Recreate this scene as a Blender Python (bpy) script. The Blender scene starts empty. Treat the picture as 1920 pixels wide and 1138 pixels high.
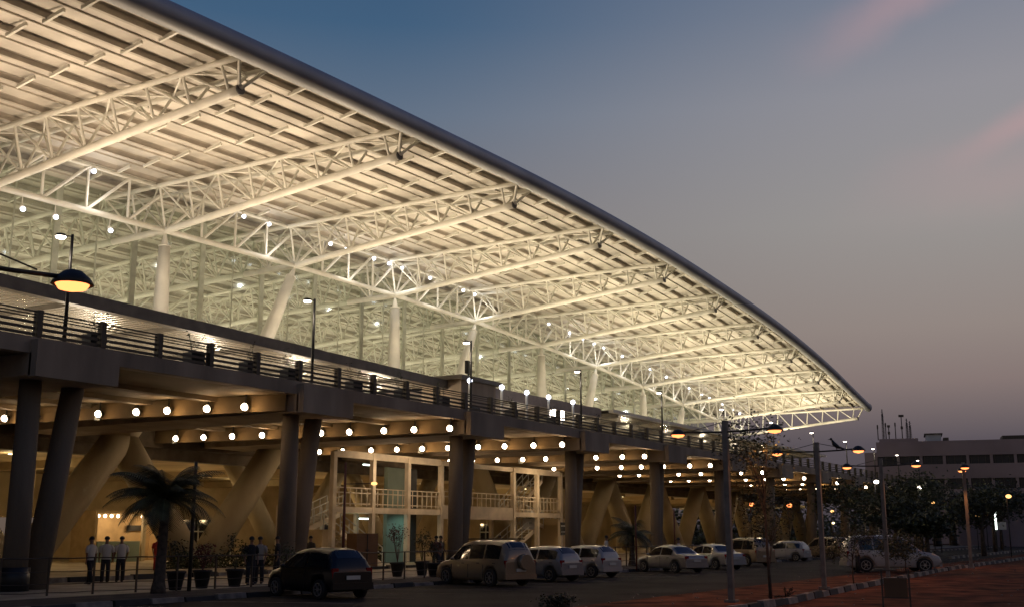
import bpy, bmesh, math, random
from mathutils import Vector, Matrix
random.seed(7)
PI=math.pi
scn=bpy.context.scene
COL=scn.collection
V=Vector
# ------------------------------------------------------------------ helpers
class MB:
    def __init__(s): s.v=[]; s.f=[]; s.sm=[]; s.mi=[]; s.m=0
    def add(s,vs,fs,smooth=False):
        b=len(s.v); s.v+= [tuple(v) for v in vs]
        for f in fs: s.f.append([b+i for i in f]); s.sm.append(smooth); s.mi.append(s.m)
    def box(s,c,size,rz=0):
        cx,cy,cz=c; x,y,z=size[0]/2,size[1]/2,size[2]/2; ca,sa=math.cos(rz),math.sin(rz)
        vs=[]
        for dz in(-z,z):
            for dx,dy in((-x,-y),(x,-y),(x,y),(-x,y)): vs.append((cx+dx*ca-dy*sa,cy+dx*sa+dy*ca,cz+dz))
        s.add(vs,[(0,3,2,1),(4,5,6,7),(0,1,5,4),(1,2,6,5),(2,3,7,6),(3,0,4,7)])
    def span(s,a,b): s.box([(a[i]+b[i])/2 for i in range(3)],[abs(b[i]-a[i]) for i in range(3)])
    def frame(s,p,q):
        d=(V(q)-V(p)).normalized(); up=V((0,0,1)) if abs(d.z)<.95 else V((1,0,0))
        a=d.cross(up).normalized(); b=a.cross(d).normalized(); return a,b
    def bar(s,p,q,w,h):
        a,b=s.frame(p,q); p=V(p);q=V(q); a=a*w/2; b=b*h/2
        vs=[p-a-b,p+a-b,p+a+b,p-a+b,q-a-b,q+a-b,q+a+b,q-a+b]
        s.add(vs,[(3,2,1,0),(4,5,6,7),(0,1,5,4),(1,2,6,5),(2,3,7,6),(3,0,4,7)])
    def tube(s,pts,rs,n=10,caps=True):
        pts=[V(p) for p in pts]
        if not hasattr(rs,'__len__'): rs=[rs]*len(pts)
        b=len(s.v); a0,b0=s.frame(pts[0],pts[-1] if (pts[-1]-pts[0]).length>1e-4 else pts[1])
        for p,r in zip(pts,rs):
            for i in range(n):
                t=2*PI*i/n; s.v.append(tuple(p+a0*math.cos(t)*r+b0*math.sin(t)*r))
        for k in range(len(pts)-1):
            for i in range(n):
                j=(i+1)%n; s.f.append([b+k*n+i,b+k*n+j,b+(k+1)*n+j,b+(k+1)*n+i][::-1]); s.sm.append(True); s.mi.append(s.m)
        if caps:
            s.f.append([b+i for i in range(n)]); s.sm.append(False); s.mi.append(s.m)
            e=b+(len(pts)-1)*n; s.f.append([e+i for i in range(n)][::-1]); s.sm.append(False); s.mi.append(s.m)
    def lathe(s,prof,n=16,c=(0,0,0)):
        b=len(s.v)
        for r,z in prof:
            for i in range(n):
                t=2*PI*i/n; s.v.append((c[0]+r*math.cos(t),c[1]+r*math.sin(t),c[2]+z))
        for k in range(len(prof)-1):
            for i in range(n):
                j=(i+1)%n; s.f.append([b+k*n+i,b+k*n+j,b+(k+1)*n+j,b+(k+1)*n+i]); s.sm.append(True); s.mi.append(s.m)
    def ball(s,c,r,n=10,sq=1.0):
        s.lathe([(max(1e-3,math.sin(PI*k/6)*r),-math.cos(PI*k/6)*r*sq) for k in range(7)],n,c)
    def grid(s,P,smooth=True):
        b=len(s.v); nr=len(P); nc=len(P[0])
        for r in P: s.v+=[tuple(p) for p in r]
        for i in range(nr-1):
            for j in range(nc-1):
                s.f.append([b+i*nc+j,b+i*nc+j+1,b+(i+1)*nc+j+1,b+(i+1)*nc+j]); s.sm.append(smooth); s.mi.append(s.m)
    def build(s,name,mat,parent=None,off=None):
        me=bpy.data.meshes.new(name); me.from_pydata(s.v,[],s.f)
        me.polygons.foreach_set('use_smooth',s.sm); me.polygons.foreach_set('material_index',s.mi)
        for m in (mat if isinstance(mat,(list,tuple)) else [mat]): me.materials.append(m)
        me.update(); o=bpy.data.objects.new(name,me); COL.objects.link(o)
        if parent is not None:
            o.parent=parent
            if off is not None: o.location=(-off[0],-off[1],-off[2])
        return o
def tag(o,label=None,cat=None,group=None,kind=None):
    if label: o['label']=label
    if cat: o['category']=cat
    if group: o['group']=group
    if kind: o['kind']=kind
    return o
def empty(name,loc,label,cat,group=None,rz=0):
    o=bpy.data.objects.new(name,None); COL.objects.link(o); o.location=loc; o.rotation_euler=(0,0,rz)
    o.empty_display_size=.3
    return tag(o,label,cat,group)
def copy_tree(o,parent=None,label=None,loc=None,rz=None):
    c=o.copy(); COL.objects.link(c)
    if parent is not None: c.parent=parent
    if label: c['label']=label
    if loc is not None: c.location=loc
    if rz is not None: c.rotation_euler[2]=rz
    for ch in list(KIDS.get(o.name,[])):
        copy_tree(ch,c)
    return c
KIDS={}
def reg(o):
    "remember the children of a prototype so copying is quick"
    ks=[c for c in COL.objects if c.parent==o]; KIDS[o.name]=ks
    for k in ks: reg(k)
ORD=['first','second','third','fourth','fifth','sixth','seventh','eighth','ninth','tenth','eleventh','twelfth','thirteenth','fourteenth','fifteenth','sixteenth','seventeenth','eighteenth','nineteenth','twentieth','twenty-first','twenty-second','twenty-third','twenty-fourth','twenty-fifth','twenty-sixth','twenty-seventh','twenty-eighth','twenty-ninth','thirtieth','thirty-first','thirty-second','thirty-third','thirty-fourth','thirty-fifth','thirty-sixth']
def lerp_tab(xs,ys,x):
    if x<=xs[0]: return ys[0]+(ys[1]-ys[0])/(xs[1]-xs[0])*(x-xs[0])
    for i in range(len(xs)-1):
        if x<=xs[i+1]:
            t=(x-xs[i])/(xs[i+1]-xs[i]); return ys[i]*(1-t)+ys[i+1]*t
    return ys[-1]+(ys[-1]-ys[-2])/(xs[-1]-xs[-2])*(x-xs[-1])
# ------------------------------------------------------------------ materials
def mat(name,col,rough=.6,metal=0,var=.12,vscale=1.5,bump=0,bscale=20,spec=.5,coat=0,emit=None,estr=0,streak=False):
    m=bpy.data.materials.new(name); m.use_nodes=True; nt=m.node_tree; b=nt.nodes['Principled BSDF']
    b.inputs['Roughness'].default_value=rough; b.inputs['Metallic'].default_value=metal
    b.inputs['Specular IOR Level'].default_value=spec; b.inputs['Coat Weight'].default_value=coat
    tc=nt.nodes.new('ShaderNodeTexCoord')
    if var>0:
        n=nt.nodes.new('ShaderNodeTexNoise'); n.inputs['Scale'].default_value=vscale; n.inputs['Detail'].default_value=5
        if streak:
            mp_=nt.nodes.new('ShaderNodeMapping'); mp_.inputs['Scale'].default_value=(.9,.9,.18); nt.links.new(tc.outputs['Object'],mp_.inputs[0]); nt.links.new(mp_.outputs[0],n.inputs['Vector'])
        else: nt.links.new(tc.outputs['Object'],n.inputs['Vector'])
        r=nt.nodes.new('ShaderNodeMapRange'); r.inputs[1].default_value=.3; r.inputs[2].default_value=.7
        r.inputs[3].default_value=1-var*1.6; r.inputs[4].default_value=1+var
        nt.links.new(n.outputs['Fac'],r.inputs[0])
        mx=nt.nodes.new('ShaderNodeVectorMath'); mx.operation='SCALE'; mx.inputs[0].default_value=col[:3]
        nt.links.new(r.outputs[0],mx.inputs['Scale']); nt.links.new(mx.outputs[0],b.inputs['Base Color'])
    else: b.inputs['Base Color'].default_value=(*col[:3],1)
    if bump>0:
        n2=nt.nodes.new('ShaderNodeTexNoise'); n2.inputs['Scale'].default_value=bscale; n2.inputs['Detail'].default_value=6
        nt.links.new(tc.outputs['Object'],n2.inputs['Vector'])
        bp=nt.nodes.new('ShaderNodeBump'); bp.inputs['Strength'].default_value=bump; bp.inputs['Distance'].default_value=.02
        nt.links.new(n2.outputs['Fac'],bp.inputs['Height']); nt.links.new(bp.outputs[0],b.inputs['Normal'])
    if emit: b.inputs['Emission Color'].default_value=(*emit,1); b.inputs['Emission Strength'].default_value=estr
    return m
def ribbed(name,col,period,rough=.4,axis=0,dist=.03,strength=1.0,var=.1,spec=.5,metal=0):
    m=mat(name,col,rough,metal,var,.35,spec=spec); nt=m.node_tree; b=nt.nodes['Principled BSDF']
    tc=[n for n in nt.nodes if n.type=='TEX_COORD'][0]
    w=nt.nodes.new('ShaderNodeTexWave'); w.wave_type='BANDS'; w.bands_direction='XYZ'[axis]; w.wave_profile='SIN'
    w.inputs['Scale'].default_value=2*PI/period/20*1.0; nt.links.new(tc.outputs['Object'],w.inputs['Vector'])
    bp=nt.nodes.new('ShaderNodeBump'); bp.inputs['Distance'].default_value=dist; bp.inputs['Strength'].default_value=strength
    nt.links.new(w.outputs['Fac'],bp.inputs['Height']); nt.links.new(bp.outputs[0],b.inputs['Normal']); return m
def emis(name,col,s):
    m=bpy.data.materials.new(name); m.use_nodes=True; nt=m.node_tree; nt.nodes.clear()
    e=nt.nodes.new('ShaderNodeEmission'); e.inputs[0].default_value=(*col,1); e.inputs[1].default_value=s
    o=nt.nodes.new('ShaderNodeOutputMaterial'); nt.links.new(e.outputs[0],o.inputs[0])
    m.cycles.emission_sampling='NONE'
    return m
M={}
M['white']=mat('white_paint',(.72,.70,.63),.45,var=.10,vscale=.6)
M['steelw']=mat('white_painted_steel',(.82,.80,.73),.38,var=.08,vscale=.8)
M['soffit']=ribbed('white_roof_sheet',(.66,.62,.56),.33,.6,0,.006,.6,.2)
M['purlin']=mat('purlin_steel',(.52,.47,.41),.6,var=.15,vscale=.7)
M['fascia']=mat('grey_metal_fascia',(.46,.47,.50),.5,.2,var=.12,vscale=.3,bump=.05,bscale=3)
M['chromeend']=mat('dark_steel_cap',(.10,.09,.09),.5,.3)
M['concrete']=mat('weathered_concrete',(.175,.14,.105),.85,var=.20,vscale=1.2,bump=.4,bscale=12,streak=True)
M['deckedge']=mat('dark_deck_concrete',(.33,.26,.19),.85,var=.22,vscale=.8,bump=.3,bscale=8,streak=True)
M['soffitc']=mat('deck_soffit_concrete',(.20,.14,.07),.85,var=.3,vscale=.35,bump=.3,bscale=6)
M['strut']=mat('cream_painted_strut',(.42,.35,.22),.7,var=.13,vscale=.7,bump=.2,bscale=9,streak=True)
M['cream']=mat('cream_render',(.52,.40,.23),.8,var=.18,vscale=.5,bump=.2,bscale=14)
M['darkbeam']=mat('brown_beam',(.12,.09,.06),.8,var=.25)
M['peach']=mat('peach_painted_steel',(.70,.60,.46),.6,var=.14,vscale=1.2)
M['rail']=mat('dark_railing_steel',(.075,.06,.045),.5,.4)
M['black']=mat('black_paint',(.015,.015,.016),.5)
M['pole']=mat('galvanised_pole',(.20,.18,.16),.5,.5,var=.2,vscale=3)
M['darkpole']=mat('dark_pole',(.05,.045,.04),.5,.5)
M['canopy']=ribbed('ribbed_canopy_sheet',(.56,.52,.46),.42,.26,0,.045,1.0,.15,.6,.5)
M['canopyedge']=mat('canopy_edge_beam',(.17,.15,.125),.5,.2,var=.15)
M['canopygrey']=mat('canopy_mauve_plate',(.30,.26,.25),.6,var=.12)
M['asphalt']=mat('asphalt',(.026,.022,.019),.8,var=.55,vscale=.35,bump=.6,bscale=50,spec=.12)
M['dirt']=mat('red_earth',(.13,.046,.022),.95,spec=.08,var=.6,vscale=.8,bump=.8,bscale=25)
M['verge']=mat('sandy_verge',(.12,.055,.03),.95,spec=.08,var=.5,vscale=.5,bump=.8,bscale=25)
M['paving']=mat('pale_paving',(.38,.32,.23),.75,var=.25,vscale=.7,bump=.2,bscale=15)
M['kerbw']=mat('kerb_white',(.22,.19,.16),.8,var=.3,vscale=3)
M['kerbb']=mat('kerb_black',(.03,.03,.03),.8,var=.3)
M['soil']=mat('dark_soil',(.05,.035,.025),1,var=.4,bump=1,bscale=15)
M['leaf']=mat('dark_leaf',(.04,.05,.02),.6,var=.4,vscale=3)
M['leaf2']=mat('olive_leaf',(.07,.075,.03),.6,var=.4,vscale=3)
M['leafred']=mat('reddish_leaf',(.12,.035,.03),.6,var=.4,vscale=3)
M['bark']=mat('bark',(.075,.055,.04),.9,var=.35,vscale=6,bump=.6,bscale=15)
M['tyre']=mat('tyre',(.012,.012,.012),.85)
M['rim']=mat('alloy_rim',(.34,.33,.32),.35,.7)
M['carglass']=mat('car_glass',(.012,.014,.015),.06,0,var=0,spec=.8)
M['skin']=mat('skin',(.22,.12,.075),.6)
M['shirt']=mat('pale_shirt',(.62,.55,.46),.8)
M['trouser']=mat('dark_trousers',(.018,.016,.018),.85)
M['red']=mat('red_cloth',(.35,.03,.02),.8)
M['hair']=mat('black_hair',(.01,.009,.008),.6)
M['shoe']=mat('black_shoe',(.01,.01,.01),.4)
M['pot']=mat('black_planter',(.02,.018,.018),.6)
M['office']=mat('mauve_render',(.34,.25,.24),.85,var=.15,vscale=.1)
M['officedark']=mat('office_window',(.018,.02,.026),.25,0,var=.3,vscale=.2)
M['teal']=mat('teal_cladding',(.20,.27,.235),.5,var=.15,vscale=.6)
M['darkwood']=mat('brown_cabinet',(.14,.065,.025),.6)
M['signw']=mat('white_sign',(.6,.6,.55),.5)
M['signcream']=mat('cream_sign',(.5,.42,.28),.5)
M['plate']=mat('plate_white',(.5,.5,.45),.5)
M['taillight']=mat('tail_red',(.20,.01,.01),.2); M['taillit']=mat('tail_lit',(.4,.01,.01),.2,emit=(1,.03,.02),estr=1.2)
M['headl']=mat('headlamp_lens',(.5,.5,.5),.08,.2)
M['spanish']=mat('maroon_trim',(.12,.03,.02),.6)
L={}
L['flood']=emis('flood_bulb',(1,.80,.56),30)
L['spot']=emis('cool_bulb',(.80,.84,1),9)
L['street']=emis('street_lens',(1,.86,.72),9)
L['sodium']=emis('sodium_lens',(1,.27,.08),3.2)
L['down']=emis('downlight_lens',(1,.80,.40),6)
L['tube']=emis('tube_light',(.85,1,.9),6)
L['warm']=emis('warm_lamp',(1,.5,.16),2.6)
L['roomwarm']=emis('shop_ceiling_light',(1,.75,.45),7)
def glassmat():
    m=bpy.data.materials.new('greenish_glass'); m.use_nodes=True; nt=m.node_tree; nt.nodes.clear()
    t=nt.nodes.new('ShaderNodeBsdfTransparent'); t.inputs[0].default_value=(.86,.93,.86,1)
    d=nt.nodes.new('ShaderNodeBsdfDiffuse'); d.inputs[0].default_value=(.50,.50,.43,1)
    g=nt.nodes.new('ShaderNodeBsdfGlossy'); g.inputs[0].default_value=(.8,.9,.85,1); g.inputs['Roughness'].default_value=.08
    a=nt.nodes.new('ShaderNodeMixShader'); a.inputs[0].default_value=.17
    tc=nt.nodes.new('ShaderNodeTexCoord'); n=nt.nodes.new('ShaderNodeTexNoise'); n.inputs['Scale'].default_value=.12
    nt.links.new(tc.outputs['Object'],n.inputs['Vector'])
    r=nt.nodes.new('ShaderNodeMapRange'); r.inputs[1].default_value=.35; r.inputs[2].default_value=.65; r.inputs[3].default_value=.15; r.inputs[4].default_value=.34
    nt.links.new(n.outputs['Fac'],r.inputs[0]); nt.links.new(r.outputs[0],a.inputs[0])
    b=nt.nodes.new('ShaderNodeMixShader'); b.inputs[0].default_value=.12
    o=nt.nodes.new('ShaderNodeOutputMaterial')
    nt.links.new(t.outputs[0],a.inputs[1]); nt.links.new(d.outputs[0],a.inputs[2])
    nt.links.new(a.outputs[0],b.inputs[1]); nt.links.new(g.outputs[0],b.inputs[2]); nt.links.new(b.outputs[0],o.inputs[0]); return m
M['glass']=glassmat(); M['finglass']=mat('green_glass_fin',(.50,.52,.43),.3)
def lamp(kind,loc,energy,col,size=.15,aim=None,cone=150,blend=.6,name='light',parent=None):
    ld=bpy.data.lights.new(name,kind); ld.energy=energy; ld.color=col
    if kind in('POINT','SPOT'): ld.shadow_soft_size=size
    if kind=='SPOT': ld.spot_size=math.radians(cone); ld.spot_blend=blend
    o=bpy.data.objects.new(name,ld); COL.objects.link(o); o.location=loc
    if aim is not None: o.rotation_euler=(V(aim)-V(loc)).to_track_quat('-Z','Y').to_euler()
    return o
# ------------------------------------------------------------------ camera
AZ=math.radians(31); PIT=math.atan(431/2100)
cd=bpy.data.cameras.new('camera'); cam=bpy.data.objects.new('camera',cd); COL.objects.link(cam)
cd.sensor_width=36; cd.lens=2100/1920*36; cd.clip_end=5000; cam.location=(0,0,2)
cam.rotation_euler=(PI/2+PIT,0,AZ-PI/2); scn.camera=cam
# ------------------------------------------------------------------ world: dusk sky
w=bpy.data.worlds.new('World'); scn.world=w; w.use_nodes=True; nt=w.node_tree; nt.nodes.clear()
N=nt.nodes.new; Lk=nt.links.new
out=N('ShaderNodeOutputWorld'); tc=N('ShaderNodeTexCoord'); sep=N('ShaderNodeSeparateXYZ'); Lk(tc.outputs['Generated'],sep.inputs[0])
def ramp(stops):
    r=N('ShaderNodeValToRGB'); e=r.color_ramp.elements
    e[0].position=stops[0][0]; e[0].color=(*stops[0][1],1); e[1].position=stops[1][0]; e[1].color=(*stops[1][1],1)
    for p,c in stops[2:]:
        k=e.new(p); k.color=(*c,1)
    Lk(sep.outputs[2],r.inputs[0]); return r
def s2l(*c): return tuple(((x/255+.055)/1.055)**2.4 if x/255>.04045 else x/255/12.92 for x in c)
# elevation runs 0 at the horizon to 1 overhead
rl=ramp([(0,s2l(98,84,74)),(.08,s2l(104,94,88)),(.18,s2l(122,112,106)),(.28,s2l(118,116,122)),(.36,s2l(96,112,132)),(.43,s2l(64,94,124)),(.6,s2l(44,66,104)),(1,s2l(30,46,84))])
rr=ramp([(0,s2l(60,58,66)),(.075,s2l(84,78,88)),(.125,s2l(130,115,113)),(.17,s2l(144,132,127)),(.26,s2l(150,146,144)),(.36,s2l(146,144,150)),(.45,s2l(122,128,144)),(.6,s2l(80,84,118)),(1,s2l(36,48,84))])
dot=N('ShaderNodeVectorMath'); dot.operation='DOT_PRODUCT'; dot.inputs[1].default_value=(math.cos(0),math.sin(0)-.35,0)
Lk(tc.outputs['Generated'],dot.inputs[0])
mr=N('ShaderNodeMapRange'); mr.inputs[1].default_value=.50; mr.inputs[2].default_value=.93; mr.interpolation_type='SMOOTHSTEP'; Lk(dot.outputs['Value'],mr.inputs[0])
mx=N('ShaderNodeMixRGB'); Lk(mr.outputs[0],mx.inputs[0]); Lk(rl.outputs[0],mx.inputs[1]); Lk(rr.outputs[0],mx.inputs[2])
# thin pink cloud streaks high on the right
def pdir(px,py):
    f=V((math.cos(AZ)*math.cos(PIT),math.sin(AZ)*math.cos(PIT),math.sin(PIT))); r=V((math.sin(AZ),-math.cos(AZ),0)); u=r.cross(f)
    return (f+r*((px-960)/2100)-u*((py-569)/2100)).normalized()
nz=N('ShaderNodeTexNoise'); nz.inputs['Scale'].default_value=7; nz.inputs['Detail'].default_value=6; Lk(tc.outputs['Generated'],nz.inputs['Vector'])
prev=mx.outputs[0]
def streak(a,b,width,amt,x0,x1):
    global prev
    n_=pdir(*a).cross(pdir(*b)).normalized()
    d=N('ShaderNodeVectorMath'); d.operation='DOT_PRODUCT'; d.inputs[1].default_value=n_; Lk(tc.outputs['Generated'],d.inputs[0])
    ns=N('ShaderNodeMath'); ns.operation='MULTIPLY_ADD'; ns.inputs[1].default_value=width*2.2; ns.inputs[2].default_value=-width*1.1; Lk(nz.outputs['Fac'],ns.inputs[0])
    s_=N('ShaderNodeMath'); s_.operation='ADD'; Lk(d.outputs['Value'],s_.inputs[0]); Lk(ns.outputs[0],s_.inputs[1])
    ab=N('ShaderNodeMath'); ab.operation='ABSOLUTE'; Lk(s_.outputs[0],ab.inputs[0])
    m1=N('ShaderNodeMapRange'); m1.interpolation_type='SMOOTHSTEP'; m1.inputs[1].default_value=0; m1.inputs[2].default_value=width; m1.inputs[3].default_value=amt; m1.inputs[4].default_value=0; Lk(ab.outputs[0],m1.inputs[0])
    t_=(pdir(*b)-pdir(*a)).normalized(); d2=N('ShaderNodeVectorMath'); d2.operation='DOT_PRODUCT'; d2.inputs[1].default_value=t_; Lk(tc.outputs['Generated'],d2.inputs[0])
    m2=N('ShaderNodeMapRange'); m2.interpolation_type='SMOOTHSTEP'; m2.inputs[1].default_value=pdir(*x0).dot(t_); m2.inputs[2].default_value=pdir(*x1).dot(t_); Lk(d2.outputs['Value'],m2.inputs[0])
    mm=N('ShaderNodeMath'); mm.operation='MULTIPLY'; Lk(m1.outputs[0],mm.inputs[0]); Lk(m2.outputs[0],mm.inputs[1])
    c=N('ShaderNodeMixRGB'); c.inputs[2].default_value=(*s2l(200,156,156),1); Lk(mm.outputs[0],c.inputs[0]); Lk(prev,c.inputs[1]); prev=c.outputs[0]
streak((1500,95),(1720,-15),.036,.34,(1420,130),(1720,-15))
streak((1760,330),(1940,215),.016,.40,(1740,340),(1960,205))
streak((1600,420),(1930,330),.05,.18,(1500,450),(1900,330))
class cl: outputs=[prev]
bg=N('ShaderNodeBackground'); bg.inputs[1].default_value=1.0; Lk(cl.outputs[0],bg.inputs[0])
sky=N('ShaderNodeTexSky'); sky.sky_type='NISHITA'; sky.sun_disc=False; sky.sun_elevation=math.radians(-2); sky.sun_rotation=math.radians(110)
bg2=N('ShaderNodeBackground'); bg2.inputs[1].default_value=.02; Lk(sky.outputs[0],bg2.inputs[0])
ad=N('ShaderNodeAddShader'); Lk(bg.outputs[0],ad.inputs[0]); Lk(bg2.outputs[0],ad.inputs[1]); Lk(ad.outputs[0],out.inputs[0])
scn.view_settings.view_transform='Standard'; scn.view_settings.look='None'; scn.view_settings.exposure=0; scn.view_settings.gamma=1
# ------------------------------------------------------------------ ground
def sheet(name,x0,x1,y0,y1,z,m,n=1):
    b=MB(); b.add([(x0,y0,z),(x1,y0,z),(x1,y1,z),(x0,y1,z)],[(0,1,2,3)]); return tag(b.build(name,m),kind='structure')
sheet('ground',-1500,3000,-1500,3000,0,M['verge'])
sheet('parking_road',-60,260,15.2,26.2,.008,M['asphalt'])
def kerby(x): return 10.5+1.7*min(1,max(0,(x-33)/32))
b=MB(); xs=[-30]+[20+2*i for i in range(60)]
b.grid([[(x,kerby(x)+.18,.006) for x in xs],[(x,15.25,.006) for x in xs]],False); tag(b.build('road_shoulder',M['dirt']),kind='structure')
b=MB(); b.grid([[(x,-40,.005) for x in xs],[(x,kerby(x)-.0,.005) for x in xs]],False); tag(b.build('earth_forecourt',M['dirt']),kind='structure')
b=MB(); b.span((-60,26.5,-.2),(200,29.4,.14)); tag(b.build('planting_strip',M['soil']),kind='structure')
b=MB(); b.span((-60,29.4,-.2),(200,125,.12)); tag(b.build('pavement',M['paving']),kind='structure')
def kerb(name,x0,x1,fy,step=.95,w=.26,h0=.2,gap=.06,m=True):
    b=MB(); x=x0;i=0
    while x<x1:
        x2=x+step-gap-random.uniform(0,.06); y=fy(x)+random.uniform(-.03,.03); y2=fy(x2)+random.uniform(-.03,.03); b.m=i%2; h=h0*random.uniform(.8,1.1)
        for zz in (0,):
            vs=[(x,y-w/2,0),(x2,y2-w/2,0),(x2,y2+w/2,0),(x,y+w/2,0),(x,y-w/2+.04,h),(x2,y2-w/2+.04,h),(x2,y2+w/2-.04,h),(x,y+w/2-.04,h)]
            b.add(vs,[(0,3,2,1),(4,5,6,7),(0,1,5,4),(1,2,6,5),(2,3,7,6),(3,0,4,7)])
        x+=step; i+=1
    return tag(b.build(name,[M['kerbw'],M['kerbb']]),kind='structure')
kerb('kerb',24,140,kerby,1.1)
kerb('kerb',0,190,lambda x:26.36,1.3,.28,.17)
kerb('kerb',98,175,lambda x:17.5,1.2,.4,.22)
# paver joints / painted bay lines on the parking
b=MB()
for i in range(34):
    x=22+3.0*i
    b.bar((x,25.9,.011),(x+1.6,21.4,.011),.10,.004)
tag(b.build('parking_bay_lines',M['kerbw']),kind='structure')
# loose stones/litter along the shoulder
b=MB()
for i in range(260):
    x=random.uniform(26,110); y=random.uniform(kerby(x)+.3,16.5) if random.random()<.7 else random.uniform(3,kerby(x)-.2); r=random.uniform(.015,.05)
    b.ball((x,y,.006+r*.3),r,5,.6)
tag(b.build('gravel',M['kerbw']),kind='stuff')
# ------------------------------------------------------------------ terminal roof functions
SP=13.6
XK=[39.9+SP*k for k in range(-1,11)]            # k=-1..10
KX=[26.3+SP*i for i in range(12)]
TB=[24.1,24.5,24.85,25.1,25.1,24.85,24.35,23.65,22.75,21.7,20.6,19.5]
YT=[40.9,40.5,40.3,40.1,40.0,40.1,40.3,40.5,40.9,41.5,42.4,43.3]
def smooth_tab(T,x):
    t=(x-KX[0])/SP; i=int(math.floor(t)); i=max(-1,min(len(T)-2,i)); f=t-i
    g=lambda j: T[j] if 0<=j<len(T) else (T[0]+(T[0]-T[1])*(-j) if j<0 else T[-1]+(T[-1]-T[-2])*(j-len(T)+1))
    p0,p1,p2,p3=g(i-1),g(i),g(i+1),g(i+2)
    return .5*((2*p1)+(-p0+p2)*f+(2*p0-5*p1+4*p2-p3)*f*f+(-p0+3*p1-3*p2+p3)*f**3)
def zt(x): return smooth_tab(TB,x)
def yt(x): return smooth_tab(YT,x)
def ztop(x,y): 
    z=zt(x)+1.55-.005*(y-40)
    if y>61: z-=.0013*(y-61)**2
    return z
def zbot(x,y): 
    d=1.3+1.85*min(1,(y-40)/21.0)
    return ztop(x,y)-d
TO=V((100,75,0))
T=empty('airport_terminal',TO,'long airport terminal with a white arched truss roof glowing under uplights beside the elevated road','building')
def tp(b,name,m,par=None): 
    return b.build(name,m,par if par is not None else T, TO if par is None else (0,0,0))
X0,X1=12.0,177.0
xst=[X0+ (X1-X0)*i/60 for i in range(61)]
# roof sheet
YIN=118
def ynode(x,u): return yt(x)-1.25+u*(YIN-yt(x)+1.25)
us=[i/26 for i in range(27)]
b=MB()
b.grid([[(x,ynode(x,u),ztop(x,ynode(x,u))+.48) for u in us] for x in xst])
b.grid([[(x,ynode(x,u),ztop(x,ynode(x,u))+.76) for u in us][::-1] for x in xst])
for xe in (X0,X1):
    r=[[(xe,ynode(xe,u),ztop(xe,ynode(xe,u))+.62) for u in us],[(xe,ynode(xe,u),ztop(xe,ynode(xe,u))+.90) for u in us]]
    b.grid(r,False)
roof=tp(b,'roof',M['soffit'])
# fascia: rounded nose
b=MB(); prof=[(-1.25,.0),(-1.45,-.02),(-1.75,.08),(-1.95,.32),(-2.02,.62),(-1.95,.92),(-1.72,1.16),(-1.35,1.26),(-.9,1.28)]
b.grid([[(x,yt(x)+dy,ztop(x,yt(x))+dz-.45) for dy,dz in prof] for x in xst])
b.grid([[(x,yt(x)-1.25,ztop(x,yt(x))-.35),(x,yt(x)-1.2,ztop(x,yt(x))+.6)] for x in xst])
for xe in (X1,):
    b.add([(xe,yt(xe)+dy,ztop(xe,yt(xe))+dz-.35) for dy,dz in prof],[tuple(range(len(prof)))])
tp(b,'fascia',M['fascia'],roof)
# bright inner edge strip just behind the fascia
b=MB()
b.grid([[(x,yt(x)-1.24,ztop(x,yt(x))-.30),(x,yt(x)-1.06,ztop(x,yt(x))-.30),(x,yt(x)-1.06,ztop(x,yt(x))+.6)] for x in xst],False)
tp(b,'eaves_strip',M['white'],roof)
# panel points
NP=8; 
def pany(x,i): return yt(x)+.8+ (61-yt(x)-.8)/7*i if i<=7 else 61+2.9*(i-7)
for i in range(-1,26):
    b=MB(); 
    for j in range(len(xst)-1):
        xa,xb=xst[j],xst[j+1]
        ya=pany(xa,i) if i>=0 else yt(xa)-.9; yb=pany(xb,i) if i>=0 else yt(xb)-.9
        za,zb=ztop(xa,ya),ztop(xb,yb); h=.44
        # I-section: bottom flange, web, top flange
        for (w_,z0,z1) in ((.20,.10,.13),(.05,.13,.44),(.20,.44,.472)):
            vs=[(xa,ya-w_/2,za+z0),(xb,yb-w_/2,zb+z0),(xb,yb+w_/2,zb+z0),(xa,ya+w_/2,za+z0),(xa,ya-w_/2,za+z1),(xb,yb-w_/2,zb+z1),(xb,yb+w_/2,zb+z1),(xa,ya+w_/2,za+z1)]
            b.add(vs,[(0,3,2,1),(0,1,5,4),(2,3,7,6)])
    tp(b,'purlin',M['purlin'],roof)
for i in range(-1,25):
    b=MB()
    for fr in (.50,):
        pl=[]
        for x in xst:
            a=pany(x,i) if i>=0 else yt(x)-.9; c=pany(x,i+1); y=a+(c-a)*fr; pl.append((x,y,ztop(x,y)+.425))
        for p,q in zip(pl[:-1],pl[1:]): b.bar(p,q,.07,.10)
    tp(b,'sheeting_rail',M['purlin'],roof)
# short sag stubs
rest=MB(); sn=0
for k in range(-1,11):
    xa=26.3+SP*(k)
    for fx in (.34,.67):
        x=xa+SP*fx
        if x<X0 or x>X1: continue
        for i in range(0,18):
            y=pany(x,i); y0=y-1.25; 
            big=i<9 and k<5
            b=MB() if (big and sn<100) else rest
            b.bar((x,y0,ztop(x,y0)+.26),(x,y+.25,ztop(x,y)+.02),.13,.20)
            if b is not rest: sn+=1; tp(b,'sag_stub',M['steelw'],roof)
tag(tp(rest,'sag_stub',M['steelw'],roof),kind='stuff')
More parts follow.
